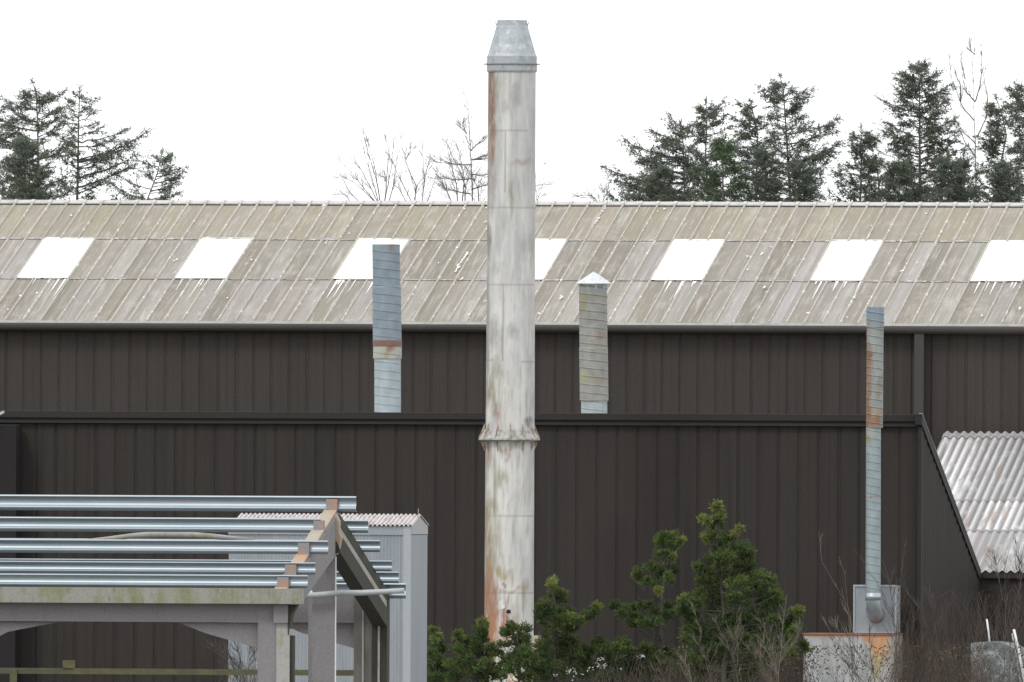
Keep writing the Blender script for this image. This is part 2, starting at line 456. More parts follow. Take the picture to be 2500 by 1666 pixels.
# bird droppings and lichen spots on the roof, one mesh part of the roof's own surface
sp = MB(); rs = random.Random(21)
for k in range(85):
    x = rs.uniform(UA + 4, UB - 4); s_ = rs.uniform(.03, .97)
    if rs.random() < .35: x = rib0 + round((x - rib0) / PM) * PM + rs.uniform(-.03, .03)
    for q in range(rs.choice([1, 1, 2, 3])):
        x += rs.uniform(-.04, .03); s_ += rs.uniform(-.012, .012)
        if s_ < .01 or s_ > .99: continue
        vv, zz = roof_pt(s_, .05)
        w_, h_ = rs.uniform(.008, .022), rs.uniform(.02, .09) * .12
        v2, z2 = roof_pt(s_ + h_, .05)
        sp.add([(x - w_, vv, zz), (x + w_*.6, vv, zz - .002), (x + w_, (vv+v2)/2, (zz+z2)/2 + .004), (x + w_*.4, v2, z2), (x - w_*.5, v2, z2)], [(0, 1, 2, 3, 4)])
# streaks under each skylight and one long drip run near the chimney
for k in range(-1, 9):
    x0 = rib0 + (9*k - 1) * PM
    for q in range(5):
        x = x0 + rs.uniform(.1, 3 * PM - .02); s1 = LAP[1] - .008; ln = rs.uniform(.02, .16)
        va, za = roof_pt(s1 - ln, .014); vb, zb = roof_pt(s1, .014)
        w_ = rs.uniform(.01, .03)
        sp.add([(x, va, za), (x + .006, va, za), (x + w_, vb, zb), (x - w_, vb, zb)], [(0, 1, 2, 3)])
for (p0, p1, n) in [((1140, 625), (1108, 675), 16), ((1010, 498), (1000, 520), 6), ((1480, 505), (1450, 560), 9), ((790, 508), (785, 520), 5), ((1370, 730), (1366, 740), 3)]:
    for k in range(n):
        t = k / n
        px, py = p0[0] + (p1[0]-p0[0])*t, p0[1] + (p1[1]-p0[1])*t
        s_ = (789 - py) / 288.0
        vv, zz = roof_pt(s_, .05)
        u_, _ = uz(px, py, vv)
        u_ += rs.uniform(-.02, .02); w_ = rs.uniform(.01, .035); v2, z2 = roof_pt(s_ + rs.uniform(.006, .02), .05)
        sp.add([(u_ - w_, vv, zz), (u_ + w_*.5, vv, zz), (u_ + w_, v2, z2), (u_, v2, z2)], [(0, 1, 2, 3)])
tag(sp.build('lichen_spots', M['lichen'], shed), kind='stuff')

# ------------------------------------------------------------------ front parapet block
V_F = 382.1
PF = 49.1 / (FP * CT / (V_F / CT))
ufl, zP = uz(1130, 1008, V_F)
ribf = uz(1500 + 185/3.365, 1300, V_F)[0]
uCor = uz(2249, 1030, V_F)[0]
uLeft = uz(-560, 1030, V_F)[0]
DR = 8.3
zV = uz(2420, 1400, V_F + DR)[1]           # valley at the back
dr_top = zP - .03
blk = thing('parapet_building', 'dark brown clad block with a level parapet and a raked right end, behind the chimney', 'factory', (uCor, V_F, 0))
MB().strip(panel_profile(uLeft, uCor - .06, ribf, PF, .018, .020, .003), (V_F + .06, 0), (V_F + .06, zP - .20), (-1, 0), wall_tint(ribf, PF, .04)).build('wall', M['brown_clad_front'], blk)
cp = MB()
cp.prism_vz([(V_F - .08, zP - .12), (V_F - .05, zP - .005), (V_F - .02, zP), (V_F + .25, zP), (V_F + .25, zP - .12)], uLeft, uCor - .02)
cp.build('coping', mk('coping_metal', (0.027, 0.0245, 0.0235), .8, grain=.12, spec=.15), blk)
MB().box(uLeft, uCor - .03, V_F - .03, V_F + .2, zP - .16, zP - .122).build('coping_groove', M['dark_in'], blk)
MB().box(uLeft, uCor - .04, V_F - .035, V_F + .2, zP - .215, zP - .162).build('head_flashing', M['brown_trim'], blk)
# end wall: polygon in (v,z)
ew = MB()
zA, vA = zP - .17, V_F
nv = 40
ve = V_F + DR
for k in range(nv):
    a, c = V_F + DR*k/nv, V_F + DR*(k+1)/nv
    za, zc = zP - .1 + (zV - zP) * k/nv, zP - .1 + (zV - zP) * (k+1)/nv
    gpt = .012 if k % 2 else -.012
    ew.add([(uCor, a, 0), (uCor + gpt, (a+c)/2, 0), (uCor + gpt, (a+c)/2, (za+zc)/2), (uCor, a, za)], [(0, 1, 2, 3)], (1, 1, 1))
    ew.add([(uCor + gpt, (a+c)/2, 0), (uCor, c, 0), (uCor, c, zc), (uCor + gpt, (a+c)/2, (za+zc)/2)], [(0, 1, 2, 3)], (1, 1, 1))
ew.build('end_wall', M['brown_clad_front'], blk)
MB().box(uCor - .06, uCor + .012, V_F - .012, V_F + .08, 0, zP - .22).build('corner_trim', M['brown_trim'], blk)
rk = MB()
rk.prism_vz([(V_F - .09, zP - .18), (V_F - .09, zP + .01), (ve, zV + .03), (ve, zV - .14)], uCor - .10, uCor + .03)
rk.build('rake_trim', M['brown_trim'], blk)
rk = MB()
rk.prism_vz([(V_F - .092, zP + .012), (V_F - .092, zP + .030), (ve, zV + .050), (ve, zV + .032)], uCor - .03, uCor + .035)
rk.build('rake_edge', mk('pale_drip', (0.32, .3, .25), .6, layers=[((.14, .13, .11), (2, 2, 2), .45, .6, .9)]), blk)
MB().add([(uLeft, V_F + .2, zP - .12), (uCor - .05, V_F + .2, zP - .12), (uCor - .05, ve, zV), (uLeft, ve, zV)], [(0, 1, 2, 3)], MD).build('roof', M['roof'], blk)

# neighbour block at the far left edge: its gable edge just enters the picture
un, _ = uz(39, 1200, V_F - .6)
nb = thing('neighbouring_shed', 'dark shed end at the far left edge with a short pale roof edge', 'shed', (un, V_F - .6, 0))
zn = uz(30, 1040, V_F - .6)[1]
MB().strip(panel_profile(uLeft, un, ribf + .1, PF, .015, .012), (V_F - .6, 0), (V_F - .6, zn), (-1, 0), wall_tint(ribf, PF, .08)).box(un - .03, un, V_F - .58, V_F - .04, 0, zn).build('wall', mk('shaded_cladding', (0.022, .02, .022), .75, attr=True, grain=.15, spec=.2), nb)  # wall colour darkened to stand for this end lying in shadow
pa = uz(9, 1003, V_F - .7); pb = uz(9, 1010, V_F - .7); pc = uz(-220, 1118, V_F - .7); pd = uz(-220, 1100, V_F - .7); pe = uz(-220, 985, V_F - .7)
MB().prism_uz([pa, pb, pc, pd], V_F - .75, V_F - .62).build('roof_edge', M['ridge'], nb)
MB().add([(uLeft, V_F - .6, zn + .01), (un, V_F - .6, zn + .01), (un, V_F - .05, zn + .02), (uLeft, V_F - .05, zn + .02)], [(0, 1, 2, 3)]).build('roof', M['brown_trim'], nb)

# ------------------------------------------------------------------ pale corrugated lean-to at the right
V_L = V_F + DR + .02
V_L2 = V_M - .08
uLa, zL0 = uz(2424, 1399, V_L)
zL1 = uz(2400, 1066, V_L2)[1]
uLb = UB - .5
lt = thing('corrugated_lean_to', 'lean-to with a bright weathered corrugated roof behind the raked brown end', 'shed', (uLa, V_L, 0))
sl2 = math.hypot(V_L2 - V_L, zL1 - zL0); n2 = (-(zL1 - zL0)/sl2, (V_L2 - V_L)/sl2)
pitch = 20.4 / (FP * CT / (V_L / CT))
cols = random.Random(44)
tierc = {}
def corrug_shade_col(u, t):  # sheet tone plus painted corrugation shading: bright crests, shaded troughs
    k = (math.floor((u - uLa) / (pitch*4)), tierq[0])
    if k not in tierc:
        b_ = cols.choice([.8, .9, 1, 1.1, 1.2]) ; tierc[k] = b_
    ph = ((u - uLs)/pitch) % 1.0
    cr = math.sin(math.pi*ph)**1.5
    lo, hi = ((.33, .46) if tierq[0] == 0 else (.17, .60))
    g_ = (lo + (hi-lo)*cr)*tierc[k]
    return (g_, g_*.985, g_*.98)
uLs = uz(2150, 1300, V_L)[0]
prof = []
x = uLs
while x < uLb:
    for k in range(8):
        prof.append((x + pitch*k/8, .05 * (0.5 - 0.5*math.cos(2*math.pi*k/8))**1.0))
    x += pitch
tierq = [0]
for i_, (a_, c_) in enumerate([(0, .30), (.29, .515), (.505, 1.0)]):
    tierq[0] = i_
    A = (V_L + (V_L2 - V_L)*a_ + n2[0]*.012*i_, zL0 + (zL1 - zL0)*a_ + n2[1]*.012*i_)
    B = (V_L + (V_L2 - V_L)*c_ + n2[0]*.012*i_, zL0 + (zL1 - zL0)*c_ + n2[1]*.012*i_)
    mbx = MB().strip(prof, A, B, n2, corrug_shade_col)
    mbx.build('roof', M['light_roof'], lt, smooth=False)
fl = MB()
pv = [(u_, h_) for u_, h_ in prof]
fl.strip(pv, (V_L2 - .30, zL1 - .30*(zL1-zL0)/(V_L2-V_L) + .045), (V_L2, zL1 + .055), n2)
fl.build('head_flashing', mk('lead_flashing', (0.38, .37, .37), .7, layers=[((.22, .2, .2), (6, 6, 6), .5, .7, .7)], grain=.1), lt)
MB().box(uLs, uLb, V_L + .06, V_L + .14, 0, zL0 - .03, (1, 1, 1)).build('wall', M['brown_clad_front'], lt)
MB().box(uLs, uLb, V_L - .03, V_L + .04, zL0 - .10, zL0 - .012).build('eaves_board', M['brown_trim'], lt)

# ------------------------------------------------------------------ stained round stacks
def nz3(x, y, z): return noise.noise(Vector((x, y, z)))
def fbm(x, y, z):
    return nz3(x, y, z) + .5*nz3(2.1*x, 2.1*y, 2.1*z) + .25*nz3(4.3*x, 4.3*y, 4.3*z)

def stack(v, pa, pb, rad, dz, n, colf, spiral=None, extra=None):
    """round duct between two survey places, rad(py) in metres, colf(px,py,front,angle) -> colour"""
    A, B = uvz(pa[0], pa[1], v), uvz(pb[0], pb[1], v)
    m = max(2, int((A - B).length / dz))
    mb = MB(); mb.vc = []
    for i in range(m + 1):
        t = i / m
        c = A.lerp(B, t)
        px, py = pa[0] + (pb[0]-pa[0])*t, pa[1] + (pb[1]-pa[1])*t
        for k in range(n):
            ph = 2*math.pi*k/n
            r = rad(py)
            if spiral:
                fr = ((c.z / spiral[0]) + spiral[2] * ph/(2*math.pi)) % 1.0
                d = min(fr, 1 - fr) * spiral[0]
                if d < .011: r += spiral[1] * (1 - d/.011)
                seam = d < .0075
            else: seam = False
            cu, cv = math.sin(ph), -math.cos(ph)
            p = (c.x + cu*r, c.y + cv*r, c.z)
            mb.v.append(p)
            kpx = FP / (v / CT)
            cc = colf(px + cu*r*kpx, py, cv < 0, ph, cu)
            if seam: cc = tuple(q * .62 for q in cc)
            mb.vc.append(cc)
    for i in range(m):
        for k in range(n):
            mb.f.append([i*n+k, i*n+(k+1) % n, (i+1)*n+(k+1) % n, (i+1)*n+k]); mb.c.append(None)
    mb.f.append(list(range(n-1, -1, -1))); mb.c.append(None)
    mb.f.append(list(range(m*n, m*n + n))); mb.c.append(None)
    return mb

def mixc(a, b, t):
    t = max(0, min(1, t))
    return tuple(x + (y-x)*t for x, y in zip(a, b))
def blobs(px, py, base, lst, sc=1.0):
    c = base
    wx = fbm(px*.03, py*.012, 1.7) * 7; wy = fbm(px*.02, py*.015, 9.3) * 30; hf = fbm(px*.22, py*.03, 12.1) * 1.1
    for (x, y, rx, ry, col, st) in lst:
        d = ((px + wx - x)/(rx*1.25))**2 + ((py + wy - y)/(ry*1.25))**2
        if d < 1.8:
            c = mixc(c, col, st * max(0, min(1, (1.8 - d) / 1.8)) * max(.35, min(1.15, 1.0 + hf)))
    return c

V_C = 377.5
kC = FP / (V_C / CT)
Wt = (0.61, 0.605, 0.58); Wg = (0.44, 0.44, 0.435); Ru = (0.25, 0.135, 0.075); Ol = (0.27, 0.245, 0.155); Rd = (0.30, 0.12, 0.075); Cr = (0.66, 0.63, 0.54); Gy = (0.26, .26, .25); Wh = (.78, .78, .76)
CB = [(1202, 205, 7, 60, Ru, .9), (1215, 215, 9, 45, Ol, .5), (1203, 270, 8, 55, (0.2, .15, .12), .7), (1208, 360, 7, 38, Ru, .85), (1207, 440, 9, 50, (0.22, .17, .14), .5), (1266, 240, 7, 22, Gy, .5), (1246, 272, 9, 14, Gy, .45),
      (1280, 405, 18, 8, (0.27, .22, .17), .55), (1256, 460, 5, 14, Ol, .8), (1258, 490, 5, 25, Ol, .5), (1195, 580, 8, 28, (0.16, .16, .14), .8), (1222, 640, 14, 18, Ol, .35), (1290, 590, 8, 20, Gy, .4),
      (1215, 815, 14, 30, Gy, .6), (1262, 810, 9, 22, Gy, .6), (1193, 850, 7, 40, (0.2, .2, .19), .7), (1225, 905, 15, 16, Ol, .6), (1200, 945, 10, 40, (0.2, .2, .17), .65), (1212, 970, 6, 35, Ol, .7), (1222, 1010, 6, 20, Ru, .7), (1197, 980, 8, 20, Ru, .45), (1293, 1026, 6, 10, (.12, .12, .12), .7), (1240, 1030, 8, 30, Ol, .3),
      (1197, 1110, 8, 30, Ru, .5), (1247, 1100, 6, 18, Ru, .8), (1236, 1170, 9, 18, Ol, .6), (1233, 1095, 3, 14, (.2, .1, .06), .8), (1270, 1085, 4, 10, (.2, .12, .08), .8), (1205, 1240, 14, 16, Ol, .7), (1280, 1220, 14, 30, Ol, .2), (1203, 1330, 12, 60, Ol, .75), (1222, 1310, 8, 40, Ol, .5),
      (1228, 1392, 9, 14, (0.34, .26, .12), .85), (1240, 1408, 14, 9, (0.36, .28, .15), .8), (1195, 1420, 12, 45, Rd, .75), (1240, 1430, 14, 12, Cr, .6), (1288, 1440, 6, 18, Ru, .5), (1240, 1447, 40, 4, (0.33, .22, .14), .7), (1200, 1510, 16, 60, Rd, .8), (1213, 1480, 12, 45, Ru, .6), (1200, 1580, 20, 50, Rd, .9), (1243, 1530, 8, 34, Rd, 1.0), (1225, 1600, 14, 60, Cr, .8), (1226, 1482, 7, 10, Wh, .9), (1248, 1470, 3, 18, Ru, .7), (1268, 1510, 8, 20, Ol, .3), (1285, 1560, 14, 20, Ru, .5),
      (1239, 1428, 4, 4, (.1, .1, .07), .9), (1196, 1470, 12, 90, (.33, .17, .09), .8), (1210, 1560, 14, 60, (.36, .17, .09), .9), (1265, 1560, 12, 50, (.4, .27, .17), .5), (1196, 1300, 9, 80, (.3, .22, .12), .7), (1218, 1200, 7, 60, Ol, .6), (1193, 700, 7, 130, Gy, .5), (1203, 230, 8, 110, (.24, .14, .09), .8)]
seams = [321, 507, 695, 882, 1259, 1447]
def ccol(px, py, front, ph, cu):
    s_ = fbm(px*.035, py*.006, 3.1 if front else 8.8)
    base = mixc(Wg, Wt, .5 + s_*.9 + (py - 700)/1700.0 + fbm(px*.12, py*.05, 15.0)*.22)
    base = mixc(base, Wh, max(0, fbm(px*.09, py*.01, 5.0))*.5)
    if not front:
        return mixc(base, Ol, max(0, fbm(px*.03, py*.01, 6.0)))
    st = fbm(px*.16, py*.012, 7.0)
    amt = max(0, st - .1) * (1.1 if py > 800 else .5)
    base = mixc(base, Ol, amt * .8)
    c = blobs(px, py, base, CB)
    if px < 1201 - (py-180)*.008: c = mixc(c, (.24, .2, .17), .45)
    for y in seams:
        d = abs(py - (y + (px-1245)*.012))
        if d < 1.6: c = mixc(c, (.16, .15, .14), .38)
    for (x, y0, y1) in [(1243, 321, 507), (1236, 695, 882), (1215, 1075, 1259)]:
        if y0 < py < y1 and abs(px - x) < 1.3: c = mixc(c, (.17, .16, .15), .55)
    return c
base_c = uvz(1243, 1666, V_C)
ch = thing('chimney_stack', 'tall pale rust-streaked metal chimney with a galvanised cone top, in the middle', 'chimney', (base_c.x, V_C, 0))
def crad(py):
    return (58 + (py - 180) * .0018) / kC
gz = uvz(1243, 1910, V_C)
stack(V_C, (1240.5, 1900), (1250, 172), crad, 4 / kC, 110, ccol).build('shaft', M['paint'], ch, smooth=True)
def lathe(mb, c, prof, n=48, col=None, lean=(0, 0)):
    """prof [(r,z)] about centre c (u,v)"""
    z0 = prof[0][1]
    P = []
    for r, z in prof:
        for k in range(n):
            t = 2*math.pi*k/n
            P.append((c[0] + r*math.sin(t) + lean[0]*(z-z0), c[1] - r*math.cos(t), z))
    m = len(prof)
    fs = [(i*n+k, i*n+(k+1) % n, (i+1)*n+(k+1) % n, (i+1)*n+k) for i in range(m-1) for k in range(n)]
    mb.add(P, fs, col)
    return mb
def zc(px, py, v=V_C): return uz(px, py, v)[1]
# flange collar at 1045..1078
cu_, _ = uz(1243.5, 1070, V_C)
fg = MB()
lathe(fg, (cu_, V_C), [(crad(1040) + .002, zc(1243, 1049)), (72/kC, zc(1243, 1069)), (75/kC, zc(1243, 1071)), (75/kC, zc(1243, 1075)), (60/kC, zc(1243, 1078))], 48)
fl_ = fg.build('flange', mk('flange_paint', (0.40, .395, .375), .8, layers=[((.2, .19, .16), (9, 9, 9), .45, .62, .8), ((.3, .2, .12), (6, 6, 6), .6, .75, .6)], grain=.1), ch, smooth=False)
gmat = mk('gusset_paint', (0.42, .38, .32), .8, layers=[((.22, .12, .07), (9, 9, 9), .45, .65, .8)])
for k in range(12):
    gs = MB()
    t = 2*math.pi*(k + .35)/12
    a = Vector((math.sin(t), -math.cos(t), 0)); b_ = Vector((math.cos(t), math.sin(t), 0)) * .006
    cc = Vector((cu_, V_C, 0)); r0 = crad(1050) + .004
    zt, zb, zm = zc(1243, 1040), zc(1243, 1069), zc(1243, 1068)
    for tri in ([(r0, zt + .05), (r0 + .11, zb + .002), (r0, zb + .002)], [(r0, zc(1243, 1079)), (r0 + .075, zc(1243, 1079)), (r0, zc(1243, 1103))]):
        P = [cc + a*r + Vector((0, 0, z)) + s*b_ for s in (-1, 1) for r, z in tri]
        gs.add(P, [(0, 1, 2), (5, 4, 3), (0, 3, 4, 1), (1, 4, 5, 2), (2, 5, 3, 0)])
    gs.build('gusset', gmat, ch)
# cone cowl
cw = MB(); cu2, _ = uz(1250, 120, V_C)
def zq(y): return zc(1250, y)
P_ = [(60.5, 176), (61.5, 172), (61.5, 157), (61.0, 155.5), (61.0, 138), (58, 132), (37.5, 62), (36.5, 53), (36.5, 50), (33, 50), (34, 62)]
lathe(cw, (cu2, V_C), [(r/kC, zq(y)) for r, y in P_], 48)
cw.build('cowl', mk('galvanised_cowl', (0.40, 0.43, 0.45), .6, .25, layers=[((.30, .34, .36), (6, 6, 6), .45, .62, .8), ((.6, .62, .64), (10, 10, 10), .56, .68, .7)], grain=.08), ch, smooth=False)
bd = MB()
lathe(bd, (cu2, V_C), [(61.8/kC, zq(159)), (64.5/kC, zq(158)), (64.5/kC, zq(156)), (61.8/kC, zq(155))], 48)
for sgn in (-1, 1):
    bd.box(min(cu2 + sgn*62/kC, cu2 + sgn*70/kC), max(cu2 + sgn*62/kC, cu2 + sgn*70/kC), V_C - .02, V_C + .02, zq(158.5), zq(155.8))
bd.build('clamp_band', M['cleat'], ch)
for sgn in (-1, 1):
    MB().tube([(cu2 + sgn*37/kC, V_C, zq(66)), (cu2 + sgn*39/kC, V_C, zq(60)), (cu2 + sgn*41/kC, V_C, zq(54))], .008).build('lug', M['cleat'], ch)
ho = MB()
hu, hz = uz(1241, 1494, V_C)
rr_ = crad(1490) + .003
def onshaft(px, py, lift=.004):
    u_, z_ = uz(px, py, V_C - .4)
    cc_ = uz(1243 - (py-1250)*.004, py, V_C)[0]
    d = max(-.99, min(.99, (u_ - cc_)/crad(py)))
    return (u_, V_C - (crad(py)+lift)*math.sqrt(1 - d*d), z_)
ho.add([onshaft(1236, 1496), onshaft(1238, 1490), (onshaft(1243, 1488)), onshaft(1247, 1490), onshaft(1248, 1497), onshaft(1242, 1499)], [(0, 1, 2, 3, 4, 5)])
ho.build('rust_hole', M['dark_in'], ch)
fp_ = MB(); fp_.add([onshaft(1223, 1479, .004), onshaft(1233, 1476, .02), onshaft(1234, 1485, .02), onshaft(1225, 1488, .004)], [(0, 1, 2, 3)])
fp_.build('loose_flap', M['white_metal'], ch)
# bracket box right of the chimney foot
q0 = uvz(1300, 1552, V_C); q1 = uvz(1318, 1586, V_C)
bk = MB().prism_uz([(q0.x, q0.z), (q1.x, q0.z), (q1.x, q0.z - .08), (uz(1312, 1570, V_C)[0], q1.z), (uz(1302, 1570, V_C)[0], q1.z)], V_C - .12, V_C + .12)
bk.build('bracket', mk('cream_bracket', (.5, .46, .36), .7, layers=[((.38, .25, .15), (9, 9, 9), .55, .7, .8)]), ch)
# cream cowl poking out of the pines at the foot
pv_ = thing('vent_cap', 'small cream and rust pointed vent cap among pines at the chimney foot', 'vent', (uz(1262, 1650, V_C - 1)[0], V_C - 1, 0))
cuv, _ = uz(1262, 1640, V_C - 1)
vt = MB(); lathe(vt, (cuv, V_C - 1), [(.18, uz(1262, 1680, V_C-1)[1]), (.17, uz(1262, 1662, V_C-1)[1]), (.10, uz(1262, 1648, V_C-1)[1]), (.01, uz(1262, 1638, V_C-1)[1])], 8)
vt.build('cap', mk('cream_rust', (.5, .46, .38), .8, layers=[((.42, .2, .1), (5, 5, 5), .48, .6, .9)]), pv_)
vt = MB(); lathe(vt, (cuv, V_C - 1), [(.14, 0), (.14, uz(1262, 1678, V_C-1)[1])], 24)
vt.build('pipe', M['galv'], pv_, smooth=True)

# ------------------------------------------------------------------ spiral flues
DB = (0.36, 0.42, 0.46)
def flue_col(lst, base, dirt=.3, dcol=Ol):
    def f(px, py, front, ph, cu):
        s_ = fbm(px*.05, py*.03, 2.2)
        c = mixc(base, tuple(q*1.2 for q in base), .5 + s_)
        c = mixc(c, dcol, max(0, fbm(px*.08, py*.05, 4.4)) * dirt)
        return blobs(px, py, c, lst)
    return f
V1 = V_F + 2.6
k1 = FP / (V1 / CT)
zroof1 = zP - .12 + (zV - zP) * (2.6/DR)
ub1, _ = uz(946, 1040, V1)
f1 = thing('spiral_flue', 'blue-grey spiral duct flue with a rusty joint ring, left of the chimney', 'flue', (ub1, V1, zroof1 - .05))
stack(V1, (946.7, 1060), (946.2, 872), lambda py: 32.5/k1, .008, 40, flue_col([], (.31, .37, .40), .15), (.155, .006, 1)).build('lower_duct', M['duct'], f1, smooth=True)
stack(V1, (946, 876), (945.8, 842), lambda py: 35/k1, .008, 40, flue_col([(955, 850, 12, 10, Ru, .9), (950, 862, 8, 10, Ol, .7)], (.36, .37, .33), .4), (.155, .004, 1)).build('sleeve', M['duct'], f1, smooth=True)
stack(V1, (945.8, 846), (945.5, 831), lambda py: 35.8/k1, .008, 40, flue_col([], (.17, .10, .08), .6, Ru)).build('joint_ring', M['duct'], f1, smooth=True)
stack(V1, (945.5, 834), (942.5, 597), lambda py: (35 if py > 700 else 33.8)/k1, .008, 40, flue_col([(960, 603, 4, 10, Ru, .6), (920, 700, 10, 60, (.2, .25, .3), .4)], (.21, .26, .30), .3, (.17, .21, .24)), (.155, .006, 1)).build('upper_duct', M['duct'], f1, smooth=True)
V2 = V_F + 2.6
ub2, _ = uz(1450, 1040, V2)
f2 = thing('capped_flue', 'dirty spiral duct flue with a white conical rain cap, right of the chimney', 'flue', (ub2, V2, zroof1 - .05))
stack(V2, (1451, 1060), (1450.5, 974), lambda py: 32/k1, .008, 40, flue_col([], (.31, .36, .38), .2), (.15, .006, 1)).build('lower_duct', M['duct'], f2, smooth=True)
stack(V2, (1450.5, 979), (1447.5, 695), lambda py: (35 if py > 850 else 34.2)/k1, .008, 40, flue_col([(1420, 745, 14, 26, (.25, .25, .12), .7), (1470, 812, 9, 8, Ru, .7), (1425, 925, 10, 22, (.35, .36, .16), .7), (1450, 702, 40, 10, (.25, .30, .33), .9), (1450, 935, 30, 6, (.3, .22, .13), .5), (1455, 805, 14, 10, (.29, .33, .35), .7)], (.25, .255, .235), .65, (.2, .19, .14)), (.15, .009, 1)).build('upper_duct', M['duct'], f2, smooth=True)
cc2, _ = uz(1449.5, 690, V2)
cpz = lambda y: uz(1449, y, V2)[1]
cap = MB(); lathe(cap, (cc2, V2), [(40/k1, cpz(694)), (43.5/k1, cpz(693)), (43/k1, cpz(691.5)), (2/k1, cpz(664)), (.001, cpz(663))], 20)
lathe(cap, (cc2, V2), [(.001, cpz(689)), (40/k1, cpz(693.8))], 20)
cap.build('rain_cap', mk('cap_metal', (.62, .64, .65), .45, .3, layers=[((.4, .43, .46), (12, 12, 12), .5, .7, .7)]), f2)
for dx in (-27, -8, 10, 27):
    MB().box(cc2 + (dx - 3)/k1, cc2 + (dx + 3)/k1, V2 - math.sqrt(max(0, 33**2 - dx*dx))/k1 - .01, V2 - math.sqrt(max(0, 33**2 - dx*dx))/k1 + .01, cpz(706), cpz(690)).build('cap_leg', M['galv'], f2)

V3 = V_F - 1.3
k3 = FP / (V3 / CT)
ub3, _ = uz(2133, 1450, V3)
f3 = thing('slender_flue', 'slim spiral flue with a rusted upper half, in front of the wall at the right', 'flue', (ub3, V3, uz(2133, 1500, V3)[1]))
RR = (.25, .14, .085)
stack(V3, (2135, 1045), (2137, 750), lambda py: (20.5 if py > 800 else 21.5)/k3, .006, 36, flue_col([(2137, 758, 30, 12, (.2, .27, .34), .9)] + [(2117, 860 + q*42, 9, 30, RR, .85) for q in range(5)] + [(2120, 800, 8, 12, RR, .5), (2118, 868, 10, 9, (.18, .1, .05), .9), (2150, 955, 6, 14, RR, .6), (2135, 1005, 30, 14, (.34, .23, .12), .7), (2135, 1038, 30, 14, RR, .95), (2120, 1010, 10, 40, RR, .9)], (.25, .275, .27), .5, (.22, .19, .13)), (.142, .008, 1)).build('upper_duct', M['duct'], f3, smooth=True)
stack(V3, (2131.5, 1446), (2132.5, 1043), lambda py: (18.2 + (1046-py)*-.0006*1)/k3, .006, 36, flue_col([(2122, 1078, 10, 9, (.26, .27, .12), .8), (2125, 1060, 20, 8, (.34, .34, .29), .7), (2131, 1223, 20, 3, (.25, .16, .12), .8)], (.26, .315, .33), .25), (.142, .004, 1)).build('lower_duct', M['duct'], f3, smooth=True)
eb = MB()
e0 = uvz(2131.5, 1450, V3)
eb.tube([e0 + Vector((0, 0, .02)), e0, e0 + Vector((0, .01, -.12)), e0 + Vector((0, .08, -.27)), e0 + Vector((0, .24, -.36)), e0 + Vector((0, .42, -.38))], [.134, .134, .137, .137, .137, .137], 24)
eb.build('elbow', M['galv'], f3, smooth=True)
el = MB().tube([e0 + Vector((0, 0, .0)), e0 + Vector((0, 0, -.11))], [.143, .143], 24)
el.build('elbow_collar', M['galv'], f3, smooth=True)
# fan housing (square plate box) the elbow enters
V3b = V3 + .42
a_, c_ = uvz(2085, 1428, V3b), uvz(2187, 1546, V3b)
hb = thing('fan_housing', 'square blue-grey sheet metal housing at the foot of the slender rusty flue', 'housing', ((a_.x + c_.x)/2, V3b, c_.z))
MB().box(a_.x, c_.x, V3b, V3b + .6, c_.z, a_.z - .01).build('casing', M['shed_grey'], hb)
ft = MB(); t_ = .018
ft.box(a_.x - .01, c_.x + .01, V3b - .02, V3b - .002, a_.z - .03, a_.z); ft.box(a_.x - .01, a_.x + t_, V3b - .02, V3b - .002, c_.z + .02, a_.z - .031)
ft.box(c_.x - t_, c_.x + .01, V3b - .02, V3b - .002, c_.z + .02, a_.z - .031); ft.box(a_.x - .01, c_.x + .01, V3b - .02, V3b - .002, c_.z, c_.z + .019)
ft.build('edge_frame', M['galv'], hb)
rg = MB(); e1 = e0 + Vector((0, .40, -.38))
lathe_pts = []
for k in range(24):
    t = 2*math.pi*k/24; lathe_pts.append((math.cos(t), math.sin(t)))
rg.add([(e1.x + .135*x, V3b - .004, e1.z + .135*y) for x, y in lathe_pts] + [(e1.x + .165*x, V3b - .004, e1.z + .165*y) for x, y in lathe_pts], [(k, (k+1) % 24, (k+1) % 24 + 24, k+24) for k in range(24)])
rg.build('inlet_ring', M['cleat'], hb)
# tank under it
V_T = V3b - .25
a_, c_ = uvz(1962, 1549, V_T), uvz(2183, 1549, V_T)
tk = thing('steel_tank', 'pale grey steel tank with a bright orange rusty top rim, under the square housing', 'tank', ((a_.x + c_.x)/2, V_T, 0))
tm = MB(); tm.vc = []
nx, nz_ = 70, 60
zt = a_.z; zb = a_.z - 1.7
for j in range(nz_ + 1):
    for i in range(nx + 1):
        u_ = a_.x + (c_.x - a_.x)*i/nx; z_ = zt + (zb - zt)*j/nz_
        tm.v.append((u_, V_T, z_))
        px = 1962 + 221*i/nx; py = 1549 + 140*j*1.7/nz_
        c = mixc((.33, .34, .33), (.44, .46, .47), .5 + fbm(px*.03, py*.01, 3))
        rim = 10 + 7*fbm(px*.06, 0, 1)
        c = mixc(c, (.50, .19, .07), 1 - (py - 1549)/rim)
        c = blobs(px, py, c, [(2150, 1570, 18, 35, (.55, .25, .08), .9), (2140, 1620, 12, 40, (.42, .33, .14), .7), (2120, 1560, 14, 12, (.45, .2, .08), .8), (2175, 1620, 10, 50, (.33, .26, .2), .6)])
        tm.vc.append(c)
W_ = nx + 1
for j in range(nz_):
    for i in range(nx):
        tm.f.append([j*W_+i, (j+1)*W_+i, (j+1)*W_+i+1, j*W_+i+1]); tm.c.append(None)
tm.build('front_plate', M['tank'], tk)
MB().box(a_.x, c_.x, V_T + .004, V_T + 1.2, .2, zt - .004, (.34, .33, .31)).build('body', M['tank'], tk)
